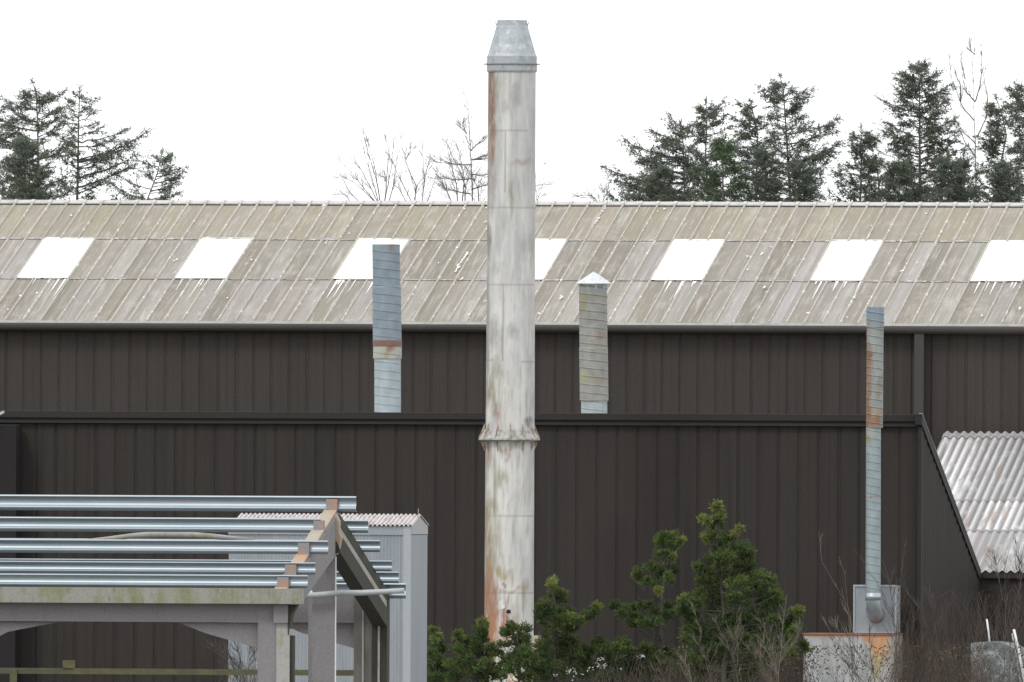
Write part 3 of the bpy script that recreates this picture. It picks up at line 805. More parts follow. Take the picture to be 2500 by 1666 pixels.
MB().box(a_.x - .02, c_.x + .02, V_T - .03, V_T + 1.22, zt, zt + .02, (.28, .15, .09)).build('top_rim', M['tank'], tk)
MB().box(a_.x + .1, a_.x + .3, V_T + .1, V_T + 1.1, 0, .199, (.3, .3, .28)).build('foot', M['tank'], tk)
MB().box(c_.x - .3, c_.x - .1, V_T + .1, V_T + 1.1, 0, .199, (.3, .3, .28)).build('foot', M['tank'], tk)

# round galvanised tank bottom right + poles
V_R = V_F - 3.0
kR = FP/(V_R/CT)
c0 = uvz(2410, 1690, V_R)
rtk = thing('round_tank', 'rounded galvanised metal tank half hidden by brambles at the bottom right', 'tank', (c0.x, V_R, 0))
tb = MB()
def tq(x, y): return uz(x, y, V_R)
pl = [tq(2371, 1760), tq(2370, 1571), tq(2424, 1568)]
for k in range(0, 13):
    t = math.pi/2 * k/12
    pl.append(tq(2424 + 92*math.sin(t), 1568 + 96*(1 - math.cos(t))))
pl.append(tq(2516, 1760))
cuR = (pl[0][0] + pl[-1][0])/2; zcR = pl[0][1] + .5
nP = len(pl)
for v0_, v1_, gr in [(0, .42, 0), (.42, .46, .02), (.46, .9, 0), (.9, .94, .02), (.94, 1.5, 0)]:
    q = [(cuR + (a - cuR)*(1 + gr), b_ + gr*.6) for a, b_ in pl]
    P = [(a, V_R + v0_, b_) for a, b_ in q] + [(a, V_R + v1_, b_) for a, b_ in q]
    tb.add(P, [tuple(range(nP)), tuple(range(2*nP-1, nP-1, -1))] + [(i, i+nP, (i+1) % nP + nP, (i+1) % nP) for i in range(nP)])
tb.build('shell', mk('old_galvanised', (.24, .26, .27), .65, .2, layers=[((.10, .11, .10), (4, 4, 4), .42, .6, .85), ((.42, .45, .47), (9, 9, 9), .55, .7, .7)], bump=.5, bscale=(9, 9, 9), grain=.2), rtk)
j0 = uz(2393, 1600, V_R)[0]
MB().box(j0, j0 + .012, V_R - .012, V_R - .002, pl[0][1], tq(2393, 1571)[1]).build('seam', M['cleat'], rtk)
MB().box(cuR - .45, cuR - .3, V_R + .1, V_R + 1.2, 0, pl[0][1] + .01).build('leg', M['cleat'], rtk)
MB().box(cuR + .3, cuR + .45, V_R + .1, V_R + 1.2, 0, pl[0][1] + .01).build('leg', M['cleat'], rtk)
for lab, pts, rad in [('short bright metal rod standing upright on the round tank', [(2409, 1512), (2413, 1540), (2417, 1575)], .017),
                 ('long bright pipe leaning at the right edge beside the round tank', [(2475, 1537), (2486, 1585), (2505, 1680)], .024),
                 ('thinner dull pipe leaning just left of the long bright pipe', [(2471, 1547), (2479, 1590), (2494, 1680)], .013)]:
    pp = [uvz(x, y, V_R - .15) for x, y in pts]
    if rad != .017: pp.append(Vector((pp[-1].x + .1, V_R - .15, 0)))
    else: pp = [uvz(x, y, V_R + .6) for x, y in pts]
    o = MB().tube(pp, rad, 8).build('metal_pipe', M['white_metal'] if rad > .015 else M['galv'], base=(pp[-1].x, pp[-1].y, pp[-1].z), smooth=True)
    tag(o, lab, 'pipe')

# ------------------------------------------------------------------ grey metal tower shed behind the frame
V_S = 361.0
kS = FP/(V_S/CT)
uS0 = uz(558, 1400, V_S)[0]; uS1 = uz(1003, 1400, V_S)[0]
zS = uz(1003, 1284, V_S)[1]; hd = .93
zSr = uz(1020, 1259, V_S + hd)[1]
ts = thing('metal_shed', 'narrow tall grey corrugated shed with a small pinkish pitched roof, behind the bare frame', 'shed', ((uS0+uS1)/2, V_S, 0))
pf = []; x = uS0; pt = 8.4/kS
while x < uS1 - .13:
    pf += [(x, 0), (x + pt*.25, .012), (x + pt*.5, .012), (x + pt*.75, 0)]; x += pt
MB().strip(pf, (V_S + .02, 0), (V_S + .02, zS - .15), (-1, 0)).build('wall', M['shed_grey'], ts)
MB().box(uS0 - .01, uS1 - .131, V_S - .01, V_S + .04, zS - .16, zS - .01).build('fascia', M['shed_grey'], ts)
MB().box(uS1 - .13, uS1, V_S - .015, V_S + .05, 0, zS - .01).build('corner_trim', mk('pale_trim', (.36, .39, .41), .5, .2, grain=.06), ts)
ed = MB(); ed.prism_vz([(V_S + .052, 0), (V_S + 2*hd, 0), (V_S + 2*hd, zS - .16), (V_S + .052, zS - .16)], uS1 - .03, uS1 - .004)
ed.build('end_wall', M['shed_grey'], ts)
MB().prism_vz([(V_S + .02, zS - .15), (V_S + 2*hd, zS - .15), (V_S + 2*hd, zS), (V_S + hd, zSr - .01), (V_S + .02, zS)], uS1 - .03, uS1 + .004).build('gable_panel', mk('pale_gable', (.38, .38, .39), .6, grain=.06), ts)
MB().box(uS0, uS1 - .04, V_S + 2*hd - .04, V_S + 2*hd, 0, zS).box(uS0, uS0 + .03, V_S + .05, V_S + 2*hd - .05, 0, zS - .01).build('rear_wall', M['shed_grey'], ts)
sls = math.hypot(hd, zSr - zS); ns = (-(zSr-zS)/sls, hd/sls)
pf = []; x = uS0 + .05; pt = 11.0/kS
while x < uS1 + .01:
    pf += [(x, 0), (x + pt*.2, .03), (x + pt*.5, .03), (x + pt*.7, 0)]; x += pt
MB().strip(pf, (V_S - .05, zS - .008), (V_S + hd, zSr), ns).strip(pf, (V_S + hd, zSr), (V_S + 2*hd + .04, zS - .01), (-ns[0], ns[1])).build('roof', M['shed_roof'], ts)
MB().tube([(uS1 - .02, V_S + hd, zSr - .02), (uS1 - .02, V_S + hd, zSr + .12)], .009).build('finial', M['cleat'], ts)

# ------------------------------------------------------------------ bare concrete frame with steel purlins
V_P = 336.0
kP = FP/(V_P/CT)
uE = uz(869, 1212, V_P)[0]
zRg = uz(840, 1212, V_P)[1]
fr = thing('bare_frame_building', 'unfinished open shed frame of concrete portals and galvanised purlins, lower left', 'frame', (uE, V_P, 0))
LS = 1/(kP*.15)
def vfor(dx): return V_P + dx*LS
# (end dx in px from the ridge, top y at the right end, px where it ends relative to its gable, height px)
PUR = [(0, 1212, 0, 40), (-28.8, 1266, -56, 37), (-63, 1320, 0, 35), (-93.5, 1373.5, 0, 31), (-110.7, 1404.5, 0, 33),
       (28.8, 1270, 0, 33), (56.7, 1319, 0, 31), (84.6, 1369, 0, 28), (101.6, 1396, 0, 30), (118.7, 1424, 0, 40)]
PUR = [(-64.2 if d == -63 else d, y, c, h) for d, y, c, h in PUR]
uLft = uE - 12.0
pz = {}
for (dx, ty, cut, hp) in PUR:
    v = vfor(dx)
    ztop = uz(869 + dx, ty, v)[1]
    H = hp / kP * (.96)
    pz[dx] = (v, ztop, H)
    s = 1 if dx <= 0 else 1
    sec = [(.075, 1.0), (0.030, 1.0), (0.0, .975), (-.010, .91), (.014, .82), (.030, .70), (.034, .60), (.033, .48), (.022, .36), (.004, .27), (-.004, .22), (-.002, .16), (.014, .06), (.028, 0), (.08, 0), (.08, .05), (.034, .06), (.01, .17), (.01, .25), (.045, .48), (.045, .7), (.01, .88), (.035, .97), (.075, .97)]
    poly = [(v + a, ztop - H + b_*H) for a, b_ in sec]
    ue = uE + cut/kP
    mbp = MB(); n = len(poly)
    segs = 1
    P = [(uLft, a, b_) for a, b_ in poly] + [(ue, a, b_) for a, b_ in poly]
    mbp.add(P, [(i, i+n, (i+1) % n + n, (i+1) % n) for i in range(n)] + [tuple(range(n)), tuple(range(2*n-1, n-1, -1))])
    mbp.build('purlin', M['purlin'], fr, smooth=False)
uRa, uRb = uE - .50, uE - .275
vF, vB = V_P - 5.05, V_P + 5.05
# rafters (end portal and one out of frame to the left), I-shaped: thick top and bottom, thinner web
def rafter(v0, z0, v1, z1, ua, ub, dT, name, mt, mtw):
    top = MB().prism_vz([(v0, z0), (v1, z1), (v1, z1 - dT*.30), (v0, z0 - dT*.30)], ua, ub)
    web = MB().prism_vz([(v0, z0 - dT*.30 - .002), (v1, z1 - dT*.30 - .002), (v1, z1 - dT*.5), (v0, z0 - dT*.5)], ua + .05, ub - .008)
    bot = MB().prism_vz([(v0, z0 - dT*.5 - .002), (v1, z1 - dT*.5 - .002), (v1, z1 - dT*1.0), (v0, z0 - dT*1.0)], ua, ub)
    r = top.build(name, mt, fr)
    web.build('rafter_web', mtw, r, base=fr['base'])
    bot.build('rafter_flange', mt, r, base=fr['base'])
    return r
zRt = zRg - .26                   # rafter top at the ridge
zKt = uz(869-110, 1404, vfor(-110.7))[1] - .24
slp = (zRt - zKt) / (V_P - vfor(-110.7))
for du in (0, -4.5*3):
    rafter(V_P + .004, zRt, vB, zRt - slp*5.05, uRa + du, uRb + du, .60, 'rafter', M['concrete_dark'], M['concrete_light'])
    rf = MB().prism_vz([(V_P, zRt), (vF, zRt - slp*5.05), (vF, zRt - slp*5.05 - .46), (V_P, zRt - .62)], uRa + du, uRb + du)
    rf.build('rafter', M['concrete'], fr)
# lichen-stained bearing tops between the purlins
tpm = MB().prism_vz([(V_P + .1, zRt + .004), (V_P, zRt + .05), (vF - .02, zRt - slp*5.05 + .05), (vF - .02, zRt - slp*5.05 + .004), (V_P, zRt + .004)], uRa - .01, uRb - .03)
tpm.build('rafter_top', M['lichen_stone'], fr)
# cleats: a small upright block at each front purlin
for dx in (0, -28.8, -64.2, -93.5, -110.7):
    v, zt_, H = pz[dx]
    MB().box(uE - .475, uE - .295, v - .045, v - .012, zt_ - H - .02, zt_ - (.035 if dx else .045)).build('cleat', M['cleat'], fr)
for dx in (28.8, 56.7, 84.6, 101.6):
    v, zt_, H = pz[dx]
    MB().box(uE - .475, uE - .295, v + .085, v + .11, zt_ - H - .02, zt_ - .03).build('cleat', M['cleat'], fr)
# broken ridge joint under the apex
jb = MB(); a1 = uvz(*c2(885, 300), V_P - .1)
jp = [uz(*c2(x, y), V_P - .1) for x, y in [(890, 250), (915, 240), (945, 300), (940, 380), (960, 430), (945, 500), (925, 560), (900, 540), (905, 470), (870, 430), (885, 360)]]
jb.prism_uz(jp[::-1], V_P - .30, V_P - .12); jb.build('ridge_joint', M['lichen_stone'], fr)
dkp = [uz(*c2(x, y), V_P - .34) for x, y in [(862, 548), (880, 500), (905, 455), (925, 500), (942, 556)]]
MB().prism_uz(dkp[::-1], V_P - .33, V_P - .305).build('joint_dark_piece', M['concrete_dark'], fr)  # thin dark piece over the triangle below the joint
# gable post
gp0 = uz(*c2(752, 700), V_P)[0]; 
zpt = uz(*c2(880, 558), V_P - .3)[1]
MB().box(gp0, uRb + .01, V_P - .42, V_P - .31, 0, zpt).box(gp0 + .03, uRb - .03, V_P - .309, V_P - .1, 0, zpt - .02).build('gable_post', M['concrete'], fr)
MB().box(uRb + .012, uRb + .03, V_P - .42, V_P - .40, 0, zpt - .05).build('post_lit_edge', M['white_metal'], fr)  # white strip painted in for the lit narrow side of the post
# front gutter beam
g0 = uz(734, 1440, vF - .15)
zg1, zg0 = uz(700, 1441, vF - .15)[1], uz(700, 1475, vF - .15)[1]
gbm = MB(); vg = vF - .15
ug = g0[0]
gbm.prism_vz([(vg, zg0), (vg + .32, zg0), (vg + .36, zg1 + .02), (vg - .03, zg1 + .02)], uLft, ug)
gbm.build('gutter_beam', M['moss'], fr)
# side frames (front and rear): pier, lintel, haunches, portal leg
for side, (vv, pierpx, legpx, mt_leg) in {'f': (vF + .12, (630, 676), (676, 708), M['concrete_light']), 'r': (vB, (864, 909), (909, 946), M['concrete_dark'])}.items():
    ua, ub = uz(pierpx[0], 1550, vv)[0], uz(pierpx[1], 1550, vv)[0]
    la, lb = uz(legpx[0], 1550, vv)[0], uz(legpx[1], 1550, vv)[0]
    zt1, zt0 = zg0 + .10, uz(600 if side == 'f' else 830, 1520, vv)[1]
    ml = M['concrete'] if side == 'f' else M['concrete']
    MB().box(uLft, ua - .002, vv, vv + .2, zt0, zt1).build('lintel', ml, fr)
    zh = uz(600 if side == 'f' else 830, 1584, vv)[1]
    hl = 200/kP
    hz = MB()
    hz.prism_uz([(ua - .004, zh), (ua - .004, zt0 - .003), (ua - hl, zt0 - .003), (ua - hl*.66, zt0 - (zt0-zh)*.42)], vv + .11, vv + .19)
    hz.build('haunch', ml, fr)
    bay = 685/kP
    if side == 'f':
        u2 = ua - bay
        MB().prism_uz([(u2, zt0 - .003), (u2, zh), (u2 + hl*.34, zt0 - (zt0-zh)*.42), (u2 + hl, zt0 - .003)], vv + .11, vv + .19).build('haunch', ml, fr)
        MB().box(u2 - .3, u2 - .002, vv - .02, vv + .25, 0, zt1).build('pier', M['concrete'], fr)
    MB().box(ua, ub - .002, vv - .02, vv + .25, 0, zt1).build('pier', M['concrete'] if side == 'f' else mk('brown_grey_concrete', (.15, .142, .13), .9, layers=[((.08, .08, .06), (5, 5, 1), .5, .7, .7)], grain=.12), fr)
    MB().box(la, lb, vv - .05, vv + .22, 0, zt1 + (.0 if side == 'f' else .12)).build('column', mt_leg, fr)
    if side == 'r':
        MB().box(uz(885, 1550, vv)[0], uz(889, 1550, vv)[0], vv - .045, vv - .022, 0, zt1).build('pier_edge_strip', M['concrete_light'], fr)
        MB().box(uz(924, 1550, vv)[0], uz(929, 1550, vv)[0], vv - .075, vv - .052, 0, zt1).build('pier_edge_strip', M['concrete_light'], fr)
        # second intermediate column just left of the gable post
        s0, s1 = uz(755, 1550, V_P + 1)[0], uz(778, 1550, V_P + 1)[0]
        MB().box(s0, s1, V_P + .9, V_P + 1.1, 0, zt1).build('pier', M['concrete'], fr)
    else:
        MB().prism_uz([uz(*c2(x, y), vv) for x, y in [(440, 955), (605, 955), (560, 1030), (535, 1195), (530, 1195), (530, 1010), (440, 1015)]][::-1], vv - .07, vv + .2).build('corbel', M['concrete_dark'], fr)
        MB().box(lb + .002, lb + .06, vv + .0, vv + .15, 0, uz(708, 1552, vv)[1]).build('pier_edge_strip', M['concrete_dark'], fr)
# mossy rail across the back and its stub
zb1, zb0 = uz(400, 1634, vB)[1], uz(400, 1648, vB)[1]
MB().box(uLft, uz(866, 1640, vB)[0], vB + .3, vB + .42, zb0, zb1).build('rail', M['moss_bar'], fr)
sa, sb_ = uvz(146, 1613, vB), uvz(172, 1633, vB)
MB().box(sa.x, sb_.x, vB + .28, vB + .44, zb1 + .002, sa.z).build('rail_stub', M['moss_bar'], fr)
sa, sb_ = uvz(17, 1640, vB), uvz(34, 1640, vB)
MB().box(sa.x, sb_.x, vB + .26, vB + .295, 0, zb1 - .01).build('rail_post', M['moss_bar'], fr)
# loose pale pipes lying on the frame
vpp = V_P - .6
pts = [uvz(*c2(x, y), vpp) for x, y in [(635, 886), (750, 881), (850, 872), (950, 864), (1100, 864), (1200, 859), (1330, 852), (1440, 846)]]
o = MB().tube(pts, [.048, .046, .045, .046, .046, .044, .042, .042], 10).build('loose_pipe', M['pale_pole'], base=pts[0], smooth=True)
tag(o, 'pale bent pipe resting crosswise on the right end of the bare frame', 'pipe')
vpq = V_P + 2.2
pts = [uvz(x, y, vpq) for x, y in [(150, 1328), (260, 1316), (330, 1308), (390, 1305), (450, 1306), (520, 1310), (620, 1320)]]
o = MB().tube(pts, [.03, .035, .045, .055, .055, .045, .03], 8).build('loose_pole', M['concrete_light'], base=pts[0], smooth=True)
tag(o, 'pale weathered pole lying under the purlins behind the second rail from the top', 'pole')

# ------------------------------------------------------------------ vegetation
def quad_leaf(mb, p, d, L, W, rg, col):
    d = d.normalized()
    s = d.cross(Vector((rg.uniform(-1, 1), rg.uniform(-1, 1), rg.uniform(-1, 1))))
    if s.length < 1e-4: return
    s = s.normalized() * W * .5
    n = len(mb.v)
    mb.v += [tuple(p), tuple(p + d*L*.45 + s), tuple(p + d*L), tuple(p + d*L*.45 - s)]
    mb.f.append([n, n+1, n+2, n+3]); mb.c.append(col)

def conifer(label, v, trunk, tips, seed, fill=26, dens=1.25, group='spruces behind the main shed', mat='spruce', lean=0.0, bottom=560, sparse=0.0, tint=1.0):
    """trunk: [(px,py)...] top to bottom; tips: silhouette limb ends (px,py)"""
    rg = random.Random(seed)
    k = FP/(v/CT)
    tp = [uvz(x, y, v) for x, y in trunk]
    bot = Vector((tp[-1].x + .05, v, 0))
    root = thing('conifer_tree', label, 'tree', (bot.x, v, 0), group)
    wood, leaf = MB(), MB()
    tl = tp + [bot]
    H = tp[0].z
    rad = [.007 + .009*max(0, (H - p.z)) for p in tl]
    wood.tube(tl, rad, 7)
    def trunk_at(z):
        for a, b_ in zip(tl, tl[1:]):
            if a.z >= z >= b_.z:
                t = (a.z - z)/max(1e-6, a.z - b_.z)
                return a.lerp(b_, t)
        return tl[0].copy()
    def sprigs(p, d, n, L, W):
        for _ in range(n):
            dd = d*rg.uniform(.3, 1.0) + Vector((rg.gauss(0, .6), rg.gauss(0, .6), rg.gauss(-.05, .5)))
            g_ = rg.uniform(.7, 1.35)*tint
            col = (g_*rg.uniform(.9, 1.12), g_, g_*rg.uniform(.85, 1.1))
            quad_leaf(leaf, p + Vector((rg.gauss(0, .015), rg.gauss(0, .015), rg.gauss(0, .015))), dd, L*rg.uniform(.6, 1.3), W*rg.uniform(.7, 1.3), rg, col)
    def limb(tip, dn=1.0):
        tip = Vector(tip)
        hz = math.hypot(tip.x - tl[0].x, tip.y - v)
        z0 = tip.z - hz*rg.uniform(.15, .45) - .05
        z0 = min(z0, H - .12)
        a = trunk_at(z0)
        L = (tip - a).length
        if L < .12: return
        mid = a.lerp(tip, .55) + Vector((0, 0, -L*rg.uniform(.06, .14)))
        pts = []
        m = max(5, int(L/.09))
        for i in range(m + 1):
            t = i/m
            p = a*(1-t)**2 + mid*2*t*(1-t) + tip*t*t
            p += Vector((rg.gauss(0, .008), rg.gauss(0, .008), rg.gauss(0, .008)))
            pts.append(p)
        wood.tube(pts, [max(.005, .022*(L/1.5)*(1-t/m) + .004) for t in range(m+1)], 4, cap=False)
        for i in range(1, m + 1):
            t = i/m
            if t < .22: continue
            p = pts[i]; d = (pts[i] - pts[i-1]).normalized()
            for sgn in (-1, 1):
                if rg.random() < .12 + sparse: continue
                tw = L*.38*(1 - t)**.5*rg.uniform(.5, 1.25) + .14
                side = d.cross(Vector((0, 0, 1)))
                if side.length < .1: side = Vector((1, 0, 0))
                side = side.normalized() * sgn
                side = (side*rg.uniform(.2, 1) + Vector((rg.gauss(0, .35), rg.gauss(0, .35), rg.uniform(-.55, .25))) + d*.7).normalized()
                e = p + side*tw
                wood.tube([p, e], [.0055, .003], 3, cap=False)
                ns_ = max(2, int(tw/.045*dens*dn))
                for q in range(ns_):
                    f_ = (q + rg.random())/ns_
                    pp = p.lerp(e, f_) + Vector((0, 0, -.05*f_*tw))
                    sprigs(pp, side*.8 + Vector((0, 0, -.25 if f_ < .8 else .2)), 4, .062, .019)
            sprigs(p, d, 5, .072, .019)
        sprigs(pts[-1], (pts[-1] - pts[-3]).normalized()*2, 5, .09, .013)
        if rg.random() < .6:
            e = pts[-1] + (pts[-1] - pts[-2]).normalized()*rg.uniform(.05, .16) + Vector((0, 0, .03))
            wood.tube([pts[-1], e], [.006, .002], 3, cap=False)
    for (x, y) in tips:
        limb(uvz(x, y, v) + Vector((0, rg.uniform(-.4, .4), 0)))
    # envelope from the silhouette
    lf = sorted([(y, x) for x, y in tips if x < trunk[0][0]]); rt_ = sorted([(y, x) for x, y in tips if x >= trunk[0][0]])
    def env(lst, y, dflt):
        if not lst: return dflt
        if y <= lst[0][0]: return trunk[0][0] + (lst[0][1] - trunk[0][0]) * max(0, (y - trunk[0][1]))/max(1, lst[0][0]-trunk[0][1])
        for (y0, x0), (y1, x1) in zip(lst, lst[1:]):
            if y0 <= y <= y1: return x0 + (x1-x0)*(y-y0)/max(1, y1-y0)
        return lst[-1][1]
    ytop = trunk[0][1]
    fill = int(fill*1.6)
    for i in range(fill):
        y = ytop + 8 + (bottom - ytop) * (i + rg.random())/fill
        tx = trunk[0][0]
        a_ = rg.uniform(0, 2*math.pi)
        wl = (tx - env(lf, y, tx - 40))/k; wr = (env(rt_, y, tx + 40) - tx)/k
        wq = (wr if math.cos(a_) > 0 else wl) * rg.uniform(.35, .85)
        dep = max(wl, wr) * .8 * rg.uniform(.5, 1)
        P = uvz(tx, y, v)
        limb((P.x + math.cos(a_)*wq, v + math.sin(a_)*dep, P.z), .9)
    # leader
    for i in range(10):
        p = tl[0].lerp(tl[1] if len(tl) > 1 else bot, min(1, i*.03))
        sprigs(p, Vector((0, 0, 1)), 4, .08, .016)
    wood.build('trunk', M['bark_far'], root)
    leaf.build('crown', M[mat], root)
    return root

VT = 424.0
conifer('spruce half cut off by the left edge of the photo', VT + 1, [(-25, 215), (-22, 500)], [(12, 262), (24, 292), (30, 330), (45, 380), (50, 440), (-60, 300), (-70, 400), (20, 480)], 11, 22)
conifer('tallest spruce of the left clump, with a bent leader', VT, [(78, 199), (88, 222), (92, 300), (94, 500)], [(50, 237), (62, 225), (17, 248), (30, 268), (5, 290), (110, 226), (128, 236), (150, 226), (105, 245), (155, 265), (-12, 330), (8, 350), (150, 300), (170, 350), (0, 400), (165, 420), (10, 460), (160, 470), (40, 440)], 12, 40, bottom=540)
conifer('open branchy spruce on the right of the left clump', VT + 1.5, [(195, 211), (192, 300), (190, 420), (188, 500)], [(184, 226), (206, 240), (164, 243), (172, 262), (240, 244), (222, 275), (206, 262), (256, 312), (236, 300), (308, 320), (347, 323), (335, 352), (300, 348), (270, 340), (340, 378), (320, 400), (265, 380), (142, 330), (150, 290), (150, 380), (240, 440), (285, 425), (150, 450)], 13, 16, .9, bottom=480, sparse=.12)
conifer('low outlying spruce at the right end of the left clump', VT - 1, [(398, 366), (385, 420), (355, 500)], [(418, 378), (380, 384), (340, 392), (352, 410), (449, 409), (436, 430), (420, 412), (442, 472), (430, 450), (405, 480), (312, 440), (272, 446), (300, 472), (330, 462), (275, 480)], 14, 12, .9, bottom=520, sparse=.08)
conifer('tallest spruce of the middle-right clump with a layered top', VT, [(1904, 182), (1912, 220), (1918, 300), (1930, 500)], [(1888, 200), (1864, 214), (1872, 232), (1880, 250), (1896, 205), (1922, 205), (1940, 216), (1950, 232), (1975, 222), (1968, 238), (1962, 284), (1950, 262), (1955, 302), (1885, 285), (2052, 292), (2035, 310), (2052, 352), (2035, 370), (2015, 400), (2000, 430), (1990, 460), (1985, 335), (1850, 380), (1860, 430), (1855, 470), (1875, 340), (2000, 480)], 15, 30, bottom=540)
conifer('spruce with a crooked top just left of the tallest middle-right one', VT + 1.2, [(1831, 244), (1840, 280), (1850, 330), (1845, 500)], [(1833, 262), (1820, 275), (1809, 256), (1800, 290), (1855, 285), (1868, 305), (1875, 340), (1795, 320), (1790, 360), (1880, 400), (1780, 420), (1885, 460), (1775, 470)], 16, 34, 1.1, bottom=550)
conifer('ragged spruce with several thin tops in the middle-right clump', VT - .6, [(1723, 243), (1726, 300), (1722, 380), (1730, 500)], [(1704, 263), (1712, 280), (1733, 262), (1771, 253), (1762, 270), (1742, 272), (1772, 285), (1700, 300), (1688, 320), (1780, 310), (1795, 350), (1690, 370), (1670, 420), (1790, 400), (1800, 450), (1680, 470), (1740, 440)], 17, 34, 1.1, bottom=550, sparse=.05)
conifer('broad spruce with long limbs reaching left over the roof ridge', VT + .5, [(1660, 296), (1668, 350), (1672, 500)], [(1640, 283), (1650, 310), (1690, 305), (1595, 319), (1610, 340), (1625, 355), (1523, 344), (1545, 370), (1560, 390), (1585, 380), (1570, 400), (1600, 400), (1480, 412), (1505, 440), (1563, 423), (1540, 450), (1595, 435), (1520, 470), (1560, 480), (1700, 350), (1720, 400), (1730, 450), (1490, 480), (1600, 470)], 18, 36, 1.05, bottom=560)
conifer('low bright green spruce filling the middle of the middle-right clump', VT - 1.5, [(1768, 330), (1765, 400), (1765, 500)], [(1750, 350), (1785, 345), (1735, 375), (1800, 370), (1720, 410), (1815, 400), (1705, 450), (1825, 440), (1700, 480), (1830, 480)], 61, 40, 1.2, bottom=560, mat='spruce_green')
conifer('low wide spruce at the left foot of the middle-right clump', VT - 1.2, [(1610, 400), (1610, 500)], [(1595, 415), (1625, 410), (1570, 440), (1645, 430), (1545, 465), (1660, 460), (1530, 485), (1680, 480)], 62, 34, 1.2, bottom=560)
conifer('low shaggy spruce below the tallest middle-right one, on its right', VT - 1.4, [(1955, 380), (1950, 500)], [(1940, 400), (1975, 395), (1925, 425), (1995, 415), (1915, 460), (2005, 450), (1905, 490), (1995, 485)], 63, 34, 1.1, bottom=560)
conifer('low shaggy spruce below the tallest middle-right one, on its left', VT - 1.3, [(1870, 350), (1868, 500)], [(1850, 375), (1890, 370), (1840, 410), (1905, 405), (1830, 450), (1910, 450), (1825, 490), (1915, 490)], 64, 34, 1.1, bottom=560)
conifer('low dense spruce at the right foot of the tallest right spruce', VT - 1.6, [(2315, 370), (2315, 500)], [(2295, 390), (2340, 395), (2280, 425), (2360, 420), (2270, 460), (2380, 455), (2260, 490), (2385, 490)], 65, 40, 1.2, bottom=560)
conifer('low dense spruce between the small pointed and the tallest right spruce', VT - 1.5, [(2195, 380), (2195, 500)], [(2175, 400), (2215, 400), (2160, 430), (2235, 430), (2150, 465), (2250, 460), (2140, 490)], 66, 38, 1.2, bottom=560)
conifer('low spruce in front of the leaning one near the right edge', VT - 1.5, [(2450, 385), (2450, 500)], [(2430, 405), (2470, 400), (2415, 435), (2490, 430), (2405, 470), (2500, 470)], 67, 36, 1.1, bottom=560)
conifer('low dense spruce filling the left clump under the tallest one', VT - 1.5, [(60, 330), (62, 500)], [(40, 350), (85, 350), (20, 385), (110, 380), (0, 420), (130, 415), (-10, 460), (145, 455), (-10, 490), (150, 490)], 68, 46, 1.2, bottom=560)
conifer('small pointed spruce standing low in the right clump', VT - 1, [(2102, 303), (2103, 400), (2100, 500)], [(2079, 331), (2090, 345), (2085, 360), (2118, 325), (2140, 332), (2128, 350), (2140, 345), (2056, 408), (2070, 400), (2130, 385), (2145, 400), (2036, 418), (2045, 445), (2150, 430), (2025, 470), (2160, 470), (2060, 470)], 19, 24, bottom=540)
conifer('thin low spruce between the small and the tallest of the right clump', VT + .8, [(2128, 362), (2140, 400), (2150, 500)], [(2120, 385), (2150, 395), (2165, 420), (2120, 430), (2180, 450), (2110, 470), (2190, 480)], 29, 20, bottom=550)
conifer('tallest dense pyramid spruce of the right clump', VT, [(2243, 154), (2245, 250), (2246, 500)], [(2232, 158), (2252, 160), (2258, 153), (2200, 181), (2215, 195), (2195, 194), (2205, 212), (2293, 176), (2280, 190), (2287, 200), (2195, 220), (2318, 206), (2305, 222), (2290, 240), (2205, 240), (2172, 250), (2185, 270), (2320, 246), (2308, 265), (2166, 300), (2175, 320), (2330, 290), (2315, 310), (2166, 331), (2330, 325), (2350, 360), (2335, 345), (2178, 365), (2185, 400), (2345, 390), (2165, 430), (2355, 430), (2360, 470), (2160, 470), (2200, 450), (2320, 450)], 20, 64, 1.25, bottom=550)
conifer('leaning spruce between the bare tree and the right edge', VT + .5, [(2430, 235), (2445, 275), (2457, 330), (2440, 420), (2425, 500)], [(2410, 262), (2420, 275), (2450, 262), (2406, 312), (2415, 330), (2393, 335), (2400, 360), (2470, 300), (2395, 400), (2385, 440), (2470, 360), (2475, 420), (2380, 475), (2470, 470)], 21, 34, bottom=550)
conifer('dark spruce cut off by the right edge of the photo', VT - .8, [(2505, 205), (2508, 300), (2508, 500)], [(2484, 210), (2464, 219), (2475, 235), (2458, 252), (2470, 270), (2462, 300), (2475, 320), (2530, 250), (2540, 300), (2465, 360), (2560, 350), (2470, 420), (2465, 470), (2560, 430)], 22, 36, bottom=550)
conifer('low broken-topped spruce at the foot of the bare tree', VT - .3, [(2352, 372), (2355, 500)], [(2338, 395), (2370, 390), (2330, 430), (2385, 420), (2325, 470), (2395, 460)], 23, 22, bottom=550)

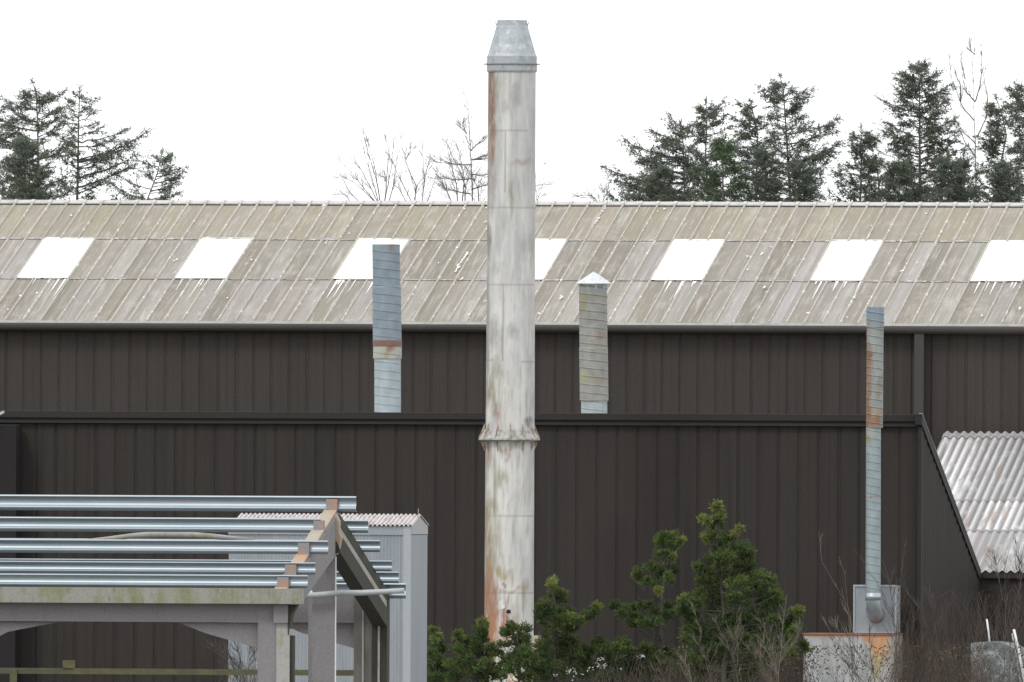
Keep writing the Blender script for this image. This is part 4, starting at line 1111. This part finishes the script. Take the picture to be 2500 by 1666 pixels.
def bare(label, v, stems, seed, mat='twig', group=None, r0=.022, side=10, name='bare_tree', spread=.35, cat='tree', sub=.3):
    """stems: list of polylines of survey places, root first"""
    rg = random.Random(seed)
    k = FP/(v/CT)
    P0 = uvz(stems[0][0][0], stems[0][0][1], v)
    root = thing(name, label, cat, (P0.x, v, 0), group)
    wd, tw = MB(), MB()
    foot = Vector((P0.x, v, 0))
    for st in stems:
        pts = [uvz(x, y, v + 0) for x, y in st]
        dep = rg.uniform(-.8, .8)
        n = len(pts)
        # refine
        ref = []
        for i in range(n - 1):
            m = max(2, int((pts[i+1]-pts[i]).length/.15))
            for j in range(m):
                ref.append(pts[i].lerp(pts[i+1], j/m))
        ref.append(pts[-1])
        m = len(ref)
        ref = [p + Vector((rg.gauss(0, .004), dep*i/m, rg.gauss(0, .004))) for i, p in enumerate(ref)]
        grounded = st[0][1] >= (1640 if v < 400 else 485)
        full = ([foot.lerp(ref[0], .0), foot.lerp(ref[0], .5)] if grounded else []) + ref
        if not grounded: ref[0].y = v
        rr = ([r0*1.2, r0*1.1] if grounded else []) + [max(.003 if v < 400 else .0048, r0*(1 - i/m)) for i in range(m)]
        wd.tube(full, rr, 5, cap=False)
        for q in range(side):
            i = rg.randint(int(m*.15), m-1)
            p = ref[i]
            d = (ref[min(i+1, m-1)] - ref[max(i-1, 0)]).normalized()
            L = rg.uniform(.4, 1.0)*sub*(1.3 - i/m)
            a = (d + Vector((rg.uniform(-1, 1), rg.uniform(-1, 1), rg.uniform(-.2, .5)))*spread*2).normalized()
            e = p + a*L; e2 = e + (a + Vector((0, 0, .5))).normalized()*L*.6
            tw.tube([p, e, e2], [.0038, .003, .002], 3, cap=False)
            for z_ in range(2):
                e3 = p.lerp(e, rg.uniform(.4, 1)); b_ = (a + Vector((rg.uniform(-1, 1), rg.uniform(-1, 1), rg.uniform(0, .6)))*.7).normalized()
                tw.tube([e3, e3 + b_*L*.5], [.0028, .0018], 3, cap=False)
    wd.build('stem', M[mat], root)
    tw.build('twigs', M[mat], root)
    return root

def L2(*p): return [(780 + x/3.795, 200 + y/3.795) for x, y in p]
GB = 'bare shrubs behind the roof ridge'
bare('bare shrub fanning wide to the left, left of the chimney', VT, [L2((570, 1150), (540, 900), (480, 640), (440, 430)), L2((565, 1150), (545, 850), (500, 600), (487, 520)), L2((555, 1150), (470, 850), (420, 720), (392, 590)), L2((550, 1150), (430, 990), (330, 850), (232, 740)), L2((545, 1150), (400, 1010), (300, 930), (175, 870)), L2((560, 1150), (480, 1000), (380, 820), (270, 690)), L2((600, 1150), (625, 900), (650, 650), (612, 480)), L2((595, 1150), (640, 800), (645, 540)), L2((640, 1120), (700, 950), (720, 800), (745, 650)), L2((610, 920), (570, 860)), L2((370, 1110), (260, 1010), (180, 870), (120, 890)), L2((280, 1110), (230, 1040), (140, 1040), (90, 1050))], 31, 'bark_grey', GB, 0.0120, 12)
bare('slender bare shrub with crooked twigs, second left of the chimney', VT + 1, [L2((870, 1150), (800, 980), (740, 830), (660, 640)), L2((880, 1150), (900, 960), (860, 880), (830, 800), (800, 720), (780, 600), (778, 460)), L2((800, 720), (850, 650)), L2((950, 1150), (955, 900), (930, 700), (905, 490)), L2((945, 1150), (960, 850), (985, 690)), L2((870, 1120), (920, 960), (1000, 880), (1070, 720)), L2((1000, 1110), (1040, 960), (1090, 740)), L2((800, 1110), (740, 1020), (690, 960))], 32, 'bark_grey', GB, 0.0108, 12)
bare('bare larch with a tall whippy top beside the chimney', VT - .5, [L2((1418, 1150), (1405, 800), (1395, 600), (1380, 400), (1365, 190), (1310, 50)), L2((1280, 1150), (1270, 950), (1230, 760), (1195, 620)), L2((1320, 1150), (1350, 900), (1320, 700), (1290, 580)), L2((1350, 1150), (1360, 980), (1340, 860), (1260, 700), (1222, 570)), L2((1400, 640), (1460, 590), (1545, 530)), L2((1360, 480), (1340, 440), (1315, 390)), L2((1400, 770), (1250, 765), (1100, 745), (1000, 715)), L2((1405, 900), (1200, 905), (1060, 890)), L2((1405, 720), (1480, 720), (1560, 725)), L2((1410, 860), (1500, 860), (1600, 850)), L2((1410, 1000), (1500, 960), (1620, 940)), L2((1400, 1040), (1280, 1020), (1180, 1000), (1100, 900)), L2((1480, 1150), (1490, 1000), (1450, 850)), L2((1240, 1150), (1170, 1020), (1060, 840))], 33, 'bark_grey', GB, 0.0156, 26, sub=.36, spread=.5)
bare('sparse bare twigs just right of the chimney', VT, [L2((2010, 1150), (2000, 900), (2010, 765), (2090, 760)), L2((2015, 1150), (2030, 1000), (2160, 920)), L2((2010, 1140), (2040, 1090), (2130, 1040)), L2((2005, 960), (2060, 945))], 34, 'bark_grey', GB, 0.0054, 5)
bare('tiny bare bush on the ridge left of the middle-right spruces', VT, [[(1468, 500), (1474, 480), (1474, 463)], [(1466, 500), (1455, 485), (1420, 482)], [(1470, 500), (1485, 470), (1495, 460)], [(1466, 498), (1445, 478), (1415, 478)]], 35, 'bark_grey', GB, 0.0048, 14)
def L4(*p): return [(1980 + x/3.563, 80 + y/3.563) for x, y in p]
bare('tall pale leafless poplar between the right spruces', VT + 2, [L4((1440, 1500), (1435, 1000), (1425, 600), (1418, 230), (1440, 120)), L4((1425, 190), (1390, 170), (1375, 90)), L4((1422, 765), (1340, 670), (1290, 560), (1240, 420), (1222, 240)), L4((1300, 600), (1310, 460), (1265, 310)), L4((1430, 600), (1480, 450), (1493, 300), (1488, 125)), L4((1425, 600), (1370, 520), (1350, 390)), L4((1435, 970), (1340, 880), (1260, 760), (1200, 600)), L4((1438, 1090), (1350, 960), (1300, 830)), L4((1450, 900), (1530, 740), (1545, 560), (1520, 380), (1550, 300)), L4((1340, 400), (1300, 280), (1275, 200))], 36, 'bark_grey', None, 0.0150, 18, sub=.22, spread=.16)
bare('faint bare sapling behind the left side of the tallest right spruce', VT + 2.5, [L4((760, 1500), (700, 900), (600, 800), (500, 780)), L4((750, 1100), (640, 1060), (540, 1000)), L4((740, 700), (650, 610), (570, 560)), L4((760, 900), (690, 880), (560, 840)), L4((800, 560), (740, 500), (665, 440))], 37, 'bark_grey', GB, 0.0072, 16, sub=.3)

# --- foreground pines
def pine(label, v, trunk, clumps, seed, sc=3.365, org=(1000, 1200), top_yellow=()):
    rg = random.Random(seed)
    k = FP/(v/CT)
    T = [uvz(org[0] + x/sc, org[1] + y/sc, v) for x, y in trunk]
    root = thing('young_pine', label, 'pine', (T[-1].x, v, 0), 'young pines in front of the brown wall')
    wood, leaf = MB(), MB()
    tl = T + [Vector((T[-1].x, v, 0))]
    wood.tube(tl, [.012 + .012*(tl[0].z - p.z) for p in tl], 6, cap=False)
    for ci, (x, y, r) in enumerate(clumps):
        c = uvz(org[0] + x/sc, org[1] + y/sc, v)
        rm = r/sc/k * (1.24 if seed == 47 else 1.14)
        c = c + Vector((0, rg.uniform(-.45, .45), 0))
        # branch
        zz = min(tl[0].z - .02, c.z - .12 - rg.random()*.25)
        q = min(tl, key=lambda p: abs(p.z - zz))
        for a, b_ in zip(tl, tl[1:]):
            if a.z >= zz >= b_.z: q = a.lerp(b_, (a.z-zz)/max(1e-6, a.z-b_.z))
        wood.tube([q, q.lerp(c, .6) + Vector((0, 0, -.05)), c], [.014, .009, .005], 4, cap=False)
        ns = max(4, int(6 + rm*130))
        base_t = rg.uniform(.75, 1.2)
        for s in range(ns):
            d = Vector((rg.gauss(0, 1), rg.gauss(0, 1), rg.gauss(.35, .9))).normalized()
            p = c + Vector((d.x*rm, d.y*rm, d.z*rm*.8)) * rg.uniform(.25, .85)
            up = (d*.7 + Vector((0, 0, .8))).normalized()
            L = rg.uniform(.07, .13)
            wood.tube([c.lerp(p, .5), p, p + up*L*.5], [.006, .005, .003], 3, cap=False)
            nn = 16
            light = base_t * (0.8 + .45*max(0, d.z)) * rg.uniform(.85, 1.2)
            for j in range(nn):
                t = rg.random()
                b0 = p + up*L*t*.8
                dd = up*rg.uniform(.3, 1.0) + Vector((rg.gauss(0, .6), rg.gauss(0, .6), rg.gauss(0, .45)))
                g_ = rg.uniform(.8, 1.25)*base_t
                col = (g_*rg.uniform(.9, 1.15), g_, g_*.95)
                if rg.random() < .06: col = (g_*1.6, g_*.75, g_*1.3)
                if r < 32: col = (g_*1.9, g_*1.45, g_*1.3)
                quad_leaf(leaf, b0, dd, rg.uniform(.06, .10), rg.uniform(.014, .024), rg, col)
    wood.build('trunk', M['bark'], root)
    leaf.build('crown', M['pine'], root)
    return root
VP = V_F - 8.5
pine('small sparse pine with a yellow tip at the left end of the pine row', VP, [(205, 1150), (210, 1300), (215, 1560)], [(200, 1150, 24), (205, 1205, 14), (206, 1240, 14), (212, 1285, 46), (255, 1325, 42), (180, 1345, 42), (230, 1400, 58), (262, 1470, 52), (200, 1480, 60), (160, 1530, 60), (300, 1540, 60), (230, 1560, 70), (110, 1560, 50)], 41)
pine('bushy pine just left of the chimney foot', VP - .5, [(585, 1110), (580, 1300), (560, 1560)], [(585, 1085, 16), (580, 1125, 34), (595, 1165, 55), (600, 1230, 52), (500, 1260, 60), (440, 1270, 48), (415, 1190, 18), (420, 1225, 14), (430, 1315, 34), (560, 1300, 64), (620, 1360, 72), (520, 1400, 84), (400, 1410, 70), (650, 1450, 92), (450, 1480, 84), (350, 1440, 40), (720, 1490, 84), (560, 1520, 100), (740, 1350, 40), (690, 1290, 34), (380, 1540, 80), (640, 1560, 90)], 42)
pine('darker pine sprig right in front of the chimney foot', VP - 1, [(880, 1110), (890, 1300), (900, 1560)], [(880, 1130, 44), (850, 1175, 50), (940, 1150, 42), (790, 1185, 34), (850, 1240, 52), (920, 1225, 48), (780, 1270, 34), (920, 1290, 52), (965, 1330, 60), (870, 1370, 64), (800, 1420, 60), (1010, 1400, 92), (930, 1450, 84), (830, 1500, 70), (1010, 1500, 90), (950, 1560, 80)], 43)
pine('pointed pine just right of the chimney', VP, [(1180, 745), (1185, 900), (1190, 1200), (1190, 1560)], [(1182, 760, 18), (1190, 795, 20), (1180, 845, 40), (1240, 865, 36), (1175, 890, 60), (1230, 920, 44), (1130, 950, 46), (1170, 975, 66), (1110, 1040, 60), (1200, 1045, 82), (1080, 1090, 34), (1290, 1010, 36), (1290, 1090, 74), (1330, 1050, 30), (1400, 1080, 50), (1440, 1050, 50), (1490, 1010, 36), (1520, 965, 22), (1235, 1150, 92), (1150, 1190, 74), (1330, 1150, 50), (1250, 1250, 92), (1110, 1290, 84), (1200, 1350, 112), (1330, 1260, 60), (1080, 1380, 60), (1330, 1370, 84), (1180, 1460, 110), (1300, 1500, 100), (1100, 1540, 90), (1400, 1430, 70)], 44)
pine('low spreading pine between the two tallest pines', VP + .5, [(1560, 1220), (1600, 1400), (1600, 1560)], [(1550, 1245, 34), (1575, 1290, 46), (1500, 1320, 60), (1450, 1340, 50), (1610, 1340, 70), (1700, 1370, 78), (1750, 1260, 46), (1720, 1300, 40), (1800, 1340, 62), (1560, 1400, 60), (1900, 1340, 70), (1960, 1410, 84), (1650, 1450, 70), (1480, 1500, 90), (1760, 1480, 80), (1700, 1540, 90), (1860, 1500, 80), (1580, 1530, 80)], 45)
o4 = (1500, 1200)
pine('gappy pine with separate foliage tufts left of the tallest pine', VP + .8, [(440, 400), (420, 600), (390, 900), (380, 1560)], [(365, 410, 34), (435, 395, 44), (512, 385, 36), (520, 430, 30), (430, 460, 66), (480, 470, 44), (410, 530, 50), (450, 560, 30), (300, 635, 36), (330, 660, 44), (400, 660, 60), (465, 665, 44), (470, 720, 34), (235, 690, 42), (215, 730, 30), (250, 765, 38), (390, 740, 64), (340, 790, 34), (380, 830, 24), (270, 955, 54), (330, 1010, 50), (420, 965, 46), (440, 1050, 62), (500, 1020, 40), (30, 950, 46), (60, 1000, 50), (110, 1030, 60), (130, 975, 34), (220, 1050, 44), (270, 1095, 60), (180, 1100, 40), (360, 1090, 50), (300, 1300, 44), (330, 1340, 60), (380, 1400, 70), (440, 1350, 50), (250, 1400, 60), (60, 1350, 50), (120, 1430, 70), (460, 1480, 80), (330, 1500, 80), (200, 1530, 80)], 46, org=o4)
pine('tallest and densest dark green pine in front of the brown wall', VP - .3, [(850, 130), (835, 300), (860, 600), (900, 1000), (900, 1560)], [(850, 140, 24), (845, 175, 22), (850, 215, 34), (750, 252, 30), (790, 262, 30), (885, 240, 26), (830, 275, 50), (825, 330, 34), (845, 390, 44), (735, 380, 24), (770, 410, 28), (820, 430, 40), (940, 395, 44), (975, 380, 26), (1045, 330, 20), (900, 470, 66), (985, 470, 66), (1060, 480, 50), (820, 500, 34), (920, 550, 90), (1020, 560, 92), (1120, 540, 40), (820, 600, 74), (900, 650, 110), (1040, 660, 104), (1110, 620, 50), (690, 645, 40), (745, 690, 50), (700, 740, 34), (770, 770, 80), (1180, 720, 76), (1255, 755, 46), (900, 780, 110), (1020, 800, 110), (1150, 830, 104), (1270, 830, 70), (1330, 860, 44), (1340, 930, 44), (1230, 920, 90), (700, 850, 56), (800, 890, 90), (900, 920, 110), (1040, 930, 104), (1240, 1000, 76), (1330, 1075, 34), (1420, 1060, 44), (1470, 1030, 56), (1530, 995, 26), (560, 900, 30), (610, 930, 56), (570, 1000, 46), (690, 960, 70), (800, 1010, 94), (650, 1060, 60), (1000, 1080, 104), (1130, 1060, 84), (880, 1110, 100), (620, 1170, 66), (700, 1150, 60), (770, 1200, 80), (1150, 1170, 88), (1450, 1130, 60), (1500, 1170, 40), (1350, 1160, 60), (1020, 1220, 90), (640, 1250, 60), (720, 1310, 84), (860, 1300, 90), (1100, 1290, 84), (1250, 1260, 80), (1420, 1250, 60), (960, 1400, 90), (800, 1420, 90), (640, 1400, 70), (1130, 1420, 80), (1300, 1380, 70), (900, 1520, 90), (700, 1530, 80), (1100, 1540, 80), (1480, 1350, 50), (1560, 1300, 50)], 47, org=o4)

# white blossom shrub low between the pines
rb_ = random.Random(5)
bv = VP + .2
bl = thing('blossom_shrub', 'low shrub speckled with white blossom between the pines at the bottom', 'shrub', (uz(1450, 1650, bv)[0], bv, 0))
pm, ws = MB(), MB()
cx = Vector((uz(1450, 1650, bv)[0], bv, 0))
for (x, y, n_, r) in [(1560, 1415, 26, 34), (1590, 1440, 12, 20), (1480, 1450, 10, 30), (1330, 1480, 22, 34), (1340, 1470, 10, 16), (1430, 1490, 8, 20), (1910, 1360, 14, 14), (1870, 1365, 6, 10), (1740, 1460, 8, 14), (1200, 1510, 6, 12), (1310, 1500, 8, 30), (1350, 1530, 8, 20)]:
    c = uvz(1000 + x/3.365, 1200 + y/3.365, bv - 1.3)
    ws.tube([cx, cx.lerp(c, .5) + Vector((.1, 0, .3)), c], [.02, .012, .006], 4, cap=False)
    for q in range(n_):
        if rb_.random() < .35: continue
        p = c + Vector((rb_.gauss(0, .9)*r/3.365/140, rb_.uniform(-.1, .1), rb_.gauss(0, .6)*r/3.365/140))
        for z_ in range(2):
            quad_leaf(pm, p, Vector((rb_.uniform(-1, 1), rb_.uniform(-1, 0), rb_.uniform(-.3, 1))), .035, .018, rb_, None)
pm.build('blossom', M['petal'], bl)
ws.build('stems', M['twig'], bl)

# bare foreground stems at the right, each shrub its own
GF = 'bare saplings at the lower right'
def F4(*p): return [(1500 + x/3.365, 1200 + y/3.365) for x, y in p]
def F5(*p): return [(1900 + x/2.355, 1000 + y/2.355) for x, y in p]
bare('bare sapling with pale stems in front of the tallest pine', VP - 2, [F4((800, 1600), (760, 1380), (720, 1250), (740, 1180), (670, 950)), F4((810, 1600), (790, 1400), (725, 1260)), F4((1020, 1600), (990, 1380), (930, 1220), (865, 1080)), F4((1010, 1450), (1025, 1280), (1028, 1000)), F4((1025, 1270), (1000, 1200)), F4((640, 1600), (590, 1450), (560, 1380)), F4((430, 1600), (405, 1420))], 51, 'twig_pale', GF, 0.0060, 14, 'bare_sapling', sub=.3, cat='sapling')
bare('bare sapling forking in front of the right side of the tallest pine', VP - 1.6, [F4((1345, 1600), (1350, 1400), (1355, 1200), (1365, 1000), (1372, 850)), F4((1340, 1600), (1330, 1400), (1260, 1150), (1200, 1010)), F4((1350, 1420), (1440, 1300), (1500, 1180), (1520, 1090)), F4((1345, 1500), (1230, 1300), (1200, 1200)), F4((1345, 1580), (1240, 1500), (1180, 1380), (1130, 1290)), F4((1300, 1600), (1220, 1430), (1200, 1300))], 52, 'twig_pale', GF, 0.0080, 16, 'bare_sapling', sub=.35, cat='sapling')
bare('tall whippy bare sapling left of the slender flue', VP - 1, [F5((430, 1600), (425, 1280), (400, 1140), (320, 1000), (245, 880), (225, 700)), F5((428, 1500), (410, 1180), (395, 950), (362, 840)), F5((420, 1400), (350, 1280), (330, 1240)), F5((440, 1600), (380, 1420), (300, 1300), (240, 1200))], 53, 'twig_pale', GF, 0.0065, 10, 'bare_sapling', sub=.35, cat='sapling')
bare('dark bare sapling crossing in front of the fan housing and tank', VP - 1.2, [F5((640, 1600), (500, 1480), (440, 1400), (340, 1240)), F5((560, 1600), (540, 1400), (545, 1290)), F5((680, 1600), (665, 1260), (600, 1080), (540, 980), (440, 840)), F5((690, 1600), (672, 1300), (680, 1050), (700, 900), (710, 790)), F5((670, 1300), (655, 1000), (625, 890)), F5((480, 1600), (430, 1450), (400, 1380)), F5((520, 1600), (420, 1500), (330, 1400), (300, 1330))], 54, 'twig', GF, 0.0065, 18, 'bare_sapling', sub=.35, cat='sapling')
bare('bare sapling with reddish stems right of the tank', VP - 1.4, [F5((780, 1600), (860, 1400), (960, 1220), (1000, 1140)), F5((760, 1600), (780, 1450), (900, 1310), (940, 1280)), F5((800, 1600), (870, 1180), (830, 1140), (750, 1030)), F5((820, 1600), (930, 1200), (890, 1050)), F5((700, 1600), (740, 1400), (800, 1240)), F5((900, 1600), (780, 1440), (740, 1380))], 55, 'bramble', GF, 0.0055, 26, 'bare_sapling', sub=.45, cat='sapling')
bare('bare sapling against the pale corrugated roof at the right edge', VP - .8, [F5((1300, 1600), (1290, 1100), (1275, 930), (1270, 860)), F5((1290, 1100), (1240, 900), (1210, 840)), F5((1360, 1600), (1380, 1000), (1370, 820), (1335, 740)), F5((1380, 980), (1400, 900)), F5((1330, 1600), (1340, 1200), (1400, 1000)), F5((1200, 1600), (1180, 1300), (1220, 1100))], 56, 'twig', GF, 0.0040, 22, 'bare_sapling', sub=.35, cat='sapling')
def F1(*p): return [(x/3.227, 1180 + y/3.227) for x, y in p]
bare('bare sapling seen through the right end of the bare frame', V_S - 3, [F1((1940, 1650), (1900, 1440), (1850, 1340)), F1((1940, 1600), (1975, 1400), (1990, 1290)), F1((1930, 1600), (1920, 1400), (1890, 1270)), F1((1900, 1600), (1850, 1450), (1750, 1330), (1700, 1300)), F1((1880, 1600), (1800, 1400), (1650, 1290)), F1((2000, 1600), (2020, 1400), (2010, 1300))], 57, 'bark', GF, 0.0050, 20, 'bare_sapling', sub=.4, cat='sapling')

# tangled undergrowth nobody could count
ug_ = MB(); ru = random.Random(77)
def thicket(n, x0, x1, ytop, v0, v1):
    for i in range(n):
        px = ru.uniform(x0, x1); v = ru.uniform(v0, v1)
        yt = ytop(px) + abs(ru.gauss(0, 60))
        top = uvz(px, yt, v)
        b0 = Vector((top.x + ru.uniform(-.9, .9), v + ru.uniform(-.3, .3), max(0, top.z - ru.uniform(1.2, 2.8))))
        mid = b0.lerp(top, .55) + Vector((ru.uniform(-.15, .15), 0, ru.uniform(0, .2)))
        r = ru.choice([.003, .004, .0055])
        pts = [b0, mid, top]
        if ru.random() < .3: pts.append(top + Vector((ru.uniform(-.3, .3), 0, ru.uniform(-.2, .1))))
        ug_.tube(pts, [r, r*.8] + [r*.5]*(len(pts)-2), 3, cap=False)
thicket(300, 1760, 1990, lambda x: 1570, V_F - 7, V_F - 4.6)
thicket(110, 1960, 2230, lambda x: 1600, V_F - 7, V_F - 4.6)
thicket(420, 2180, 2400, lambda x: 1560, V_F - 6.5, V_F - 3.6)
thicket(260, 2370, 2560, lambda x: 1600, V_F - 6.5, V_F - 3.6)
thicket(420, 1450, 1900, lambda x: 1590, V_F - 11, V_F - 8)
thicket(420, 2185, 2560, lambda x: 1440, V_F - 1.2, V_F + 3)
thicket(120, 560, 640, lambda x: 1600, V_S - 3, V_S - 1)
o = ug_.build('undergrowth', M['bramble'], base=(0, V_F - 6, 0)); tag(o, 'tangle of brown leafless bramble stems below the saplings', 'brambles', kind='stuff')
# leafy bits within the brambles
lb_ = MB()
for i in range(3800):
    px = ru.uniform(1560, 2540); v = ru.uniform(V_F - 8.5, V_F - 4)
    dens = 1 if px < 2000 else .35
    if ru.random() > dens: continue
    p = uvz(px, 1600 + abs(ru.gauss(0, 45)) - 20, v)
    c = ru.choice([(1, 1, 1), (1.1, .8, .9), (1.9, .9, .9), (1.5, 1.1, 1)])
    quad_leaf(lb_, p, Vector((ru.uniform(-1, 1), ru.uniform(-1, 1), ru.uniform(-.4, 1))), ru.uniform(.04, .09), ru.uniform(.02, .035), ru, c)
o = lb_.build('bramble_leaves', mk('bramble_leaf', (.06, .07, .03), .8, attr=True), base=(0, V_F - 6, 0)); tag(o, 'sparse green and russet leaves caught in the bramble tangle', 'leaves', kind='stuff')

for o in bpy.data.objects:
    if 'base' in o: del o['base']
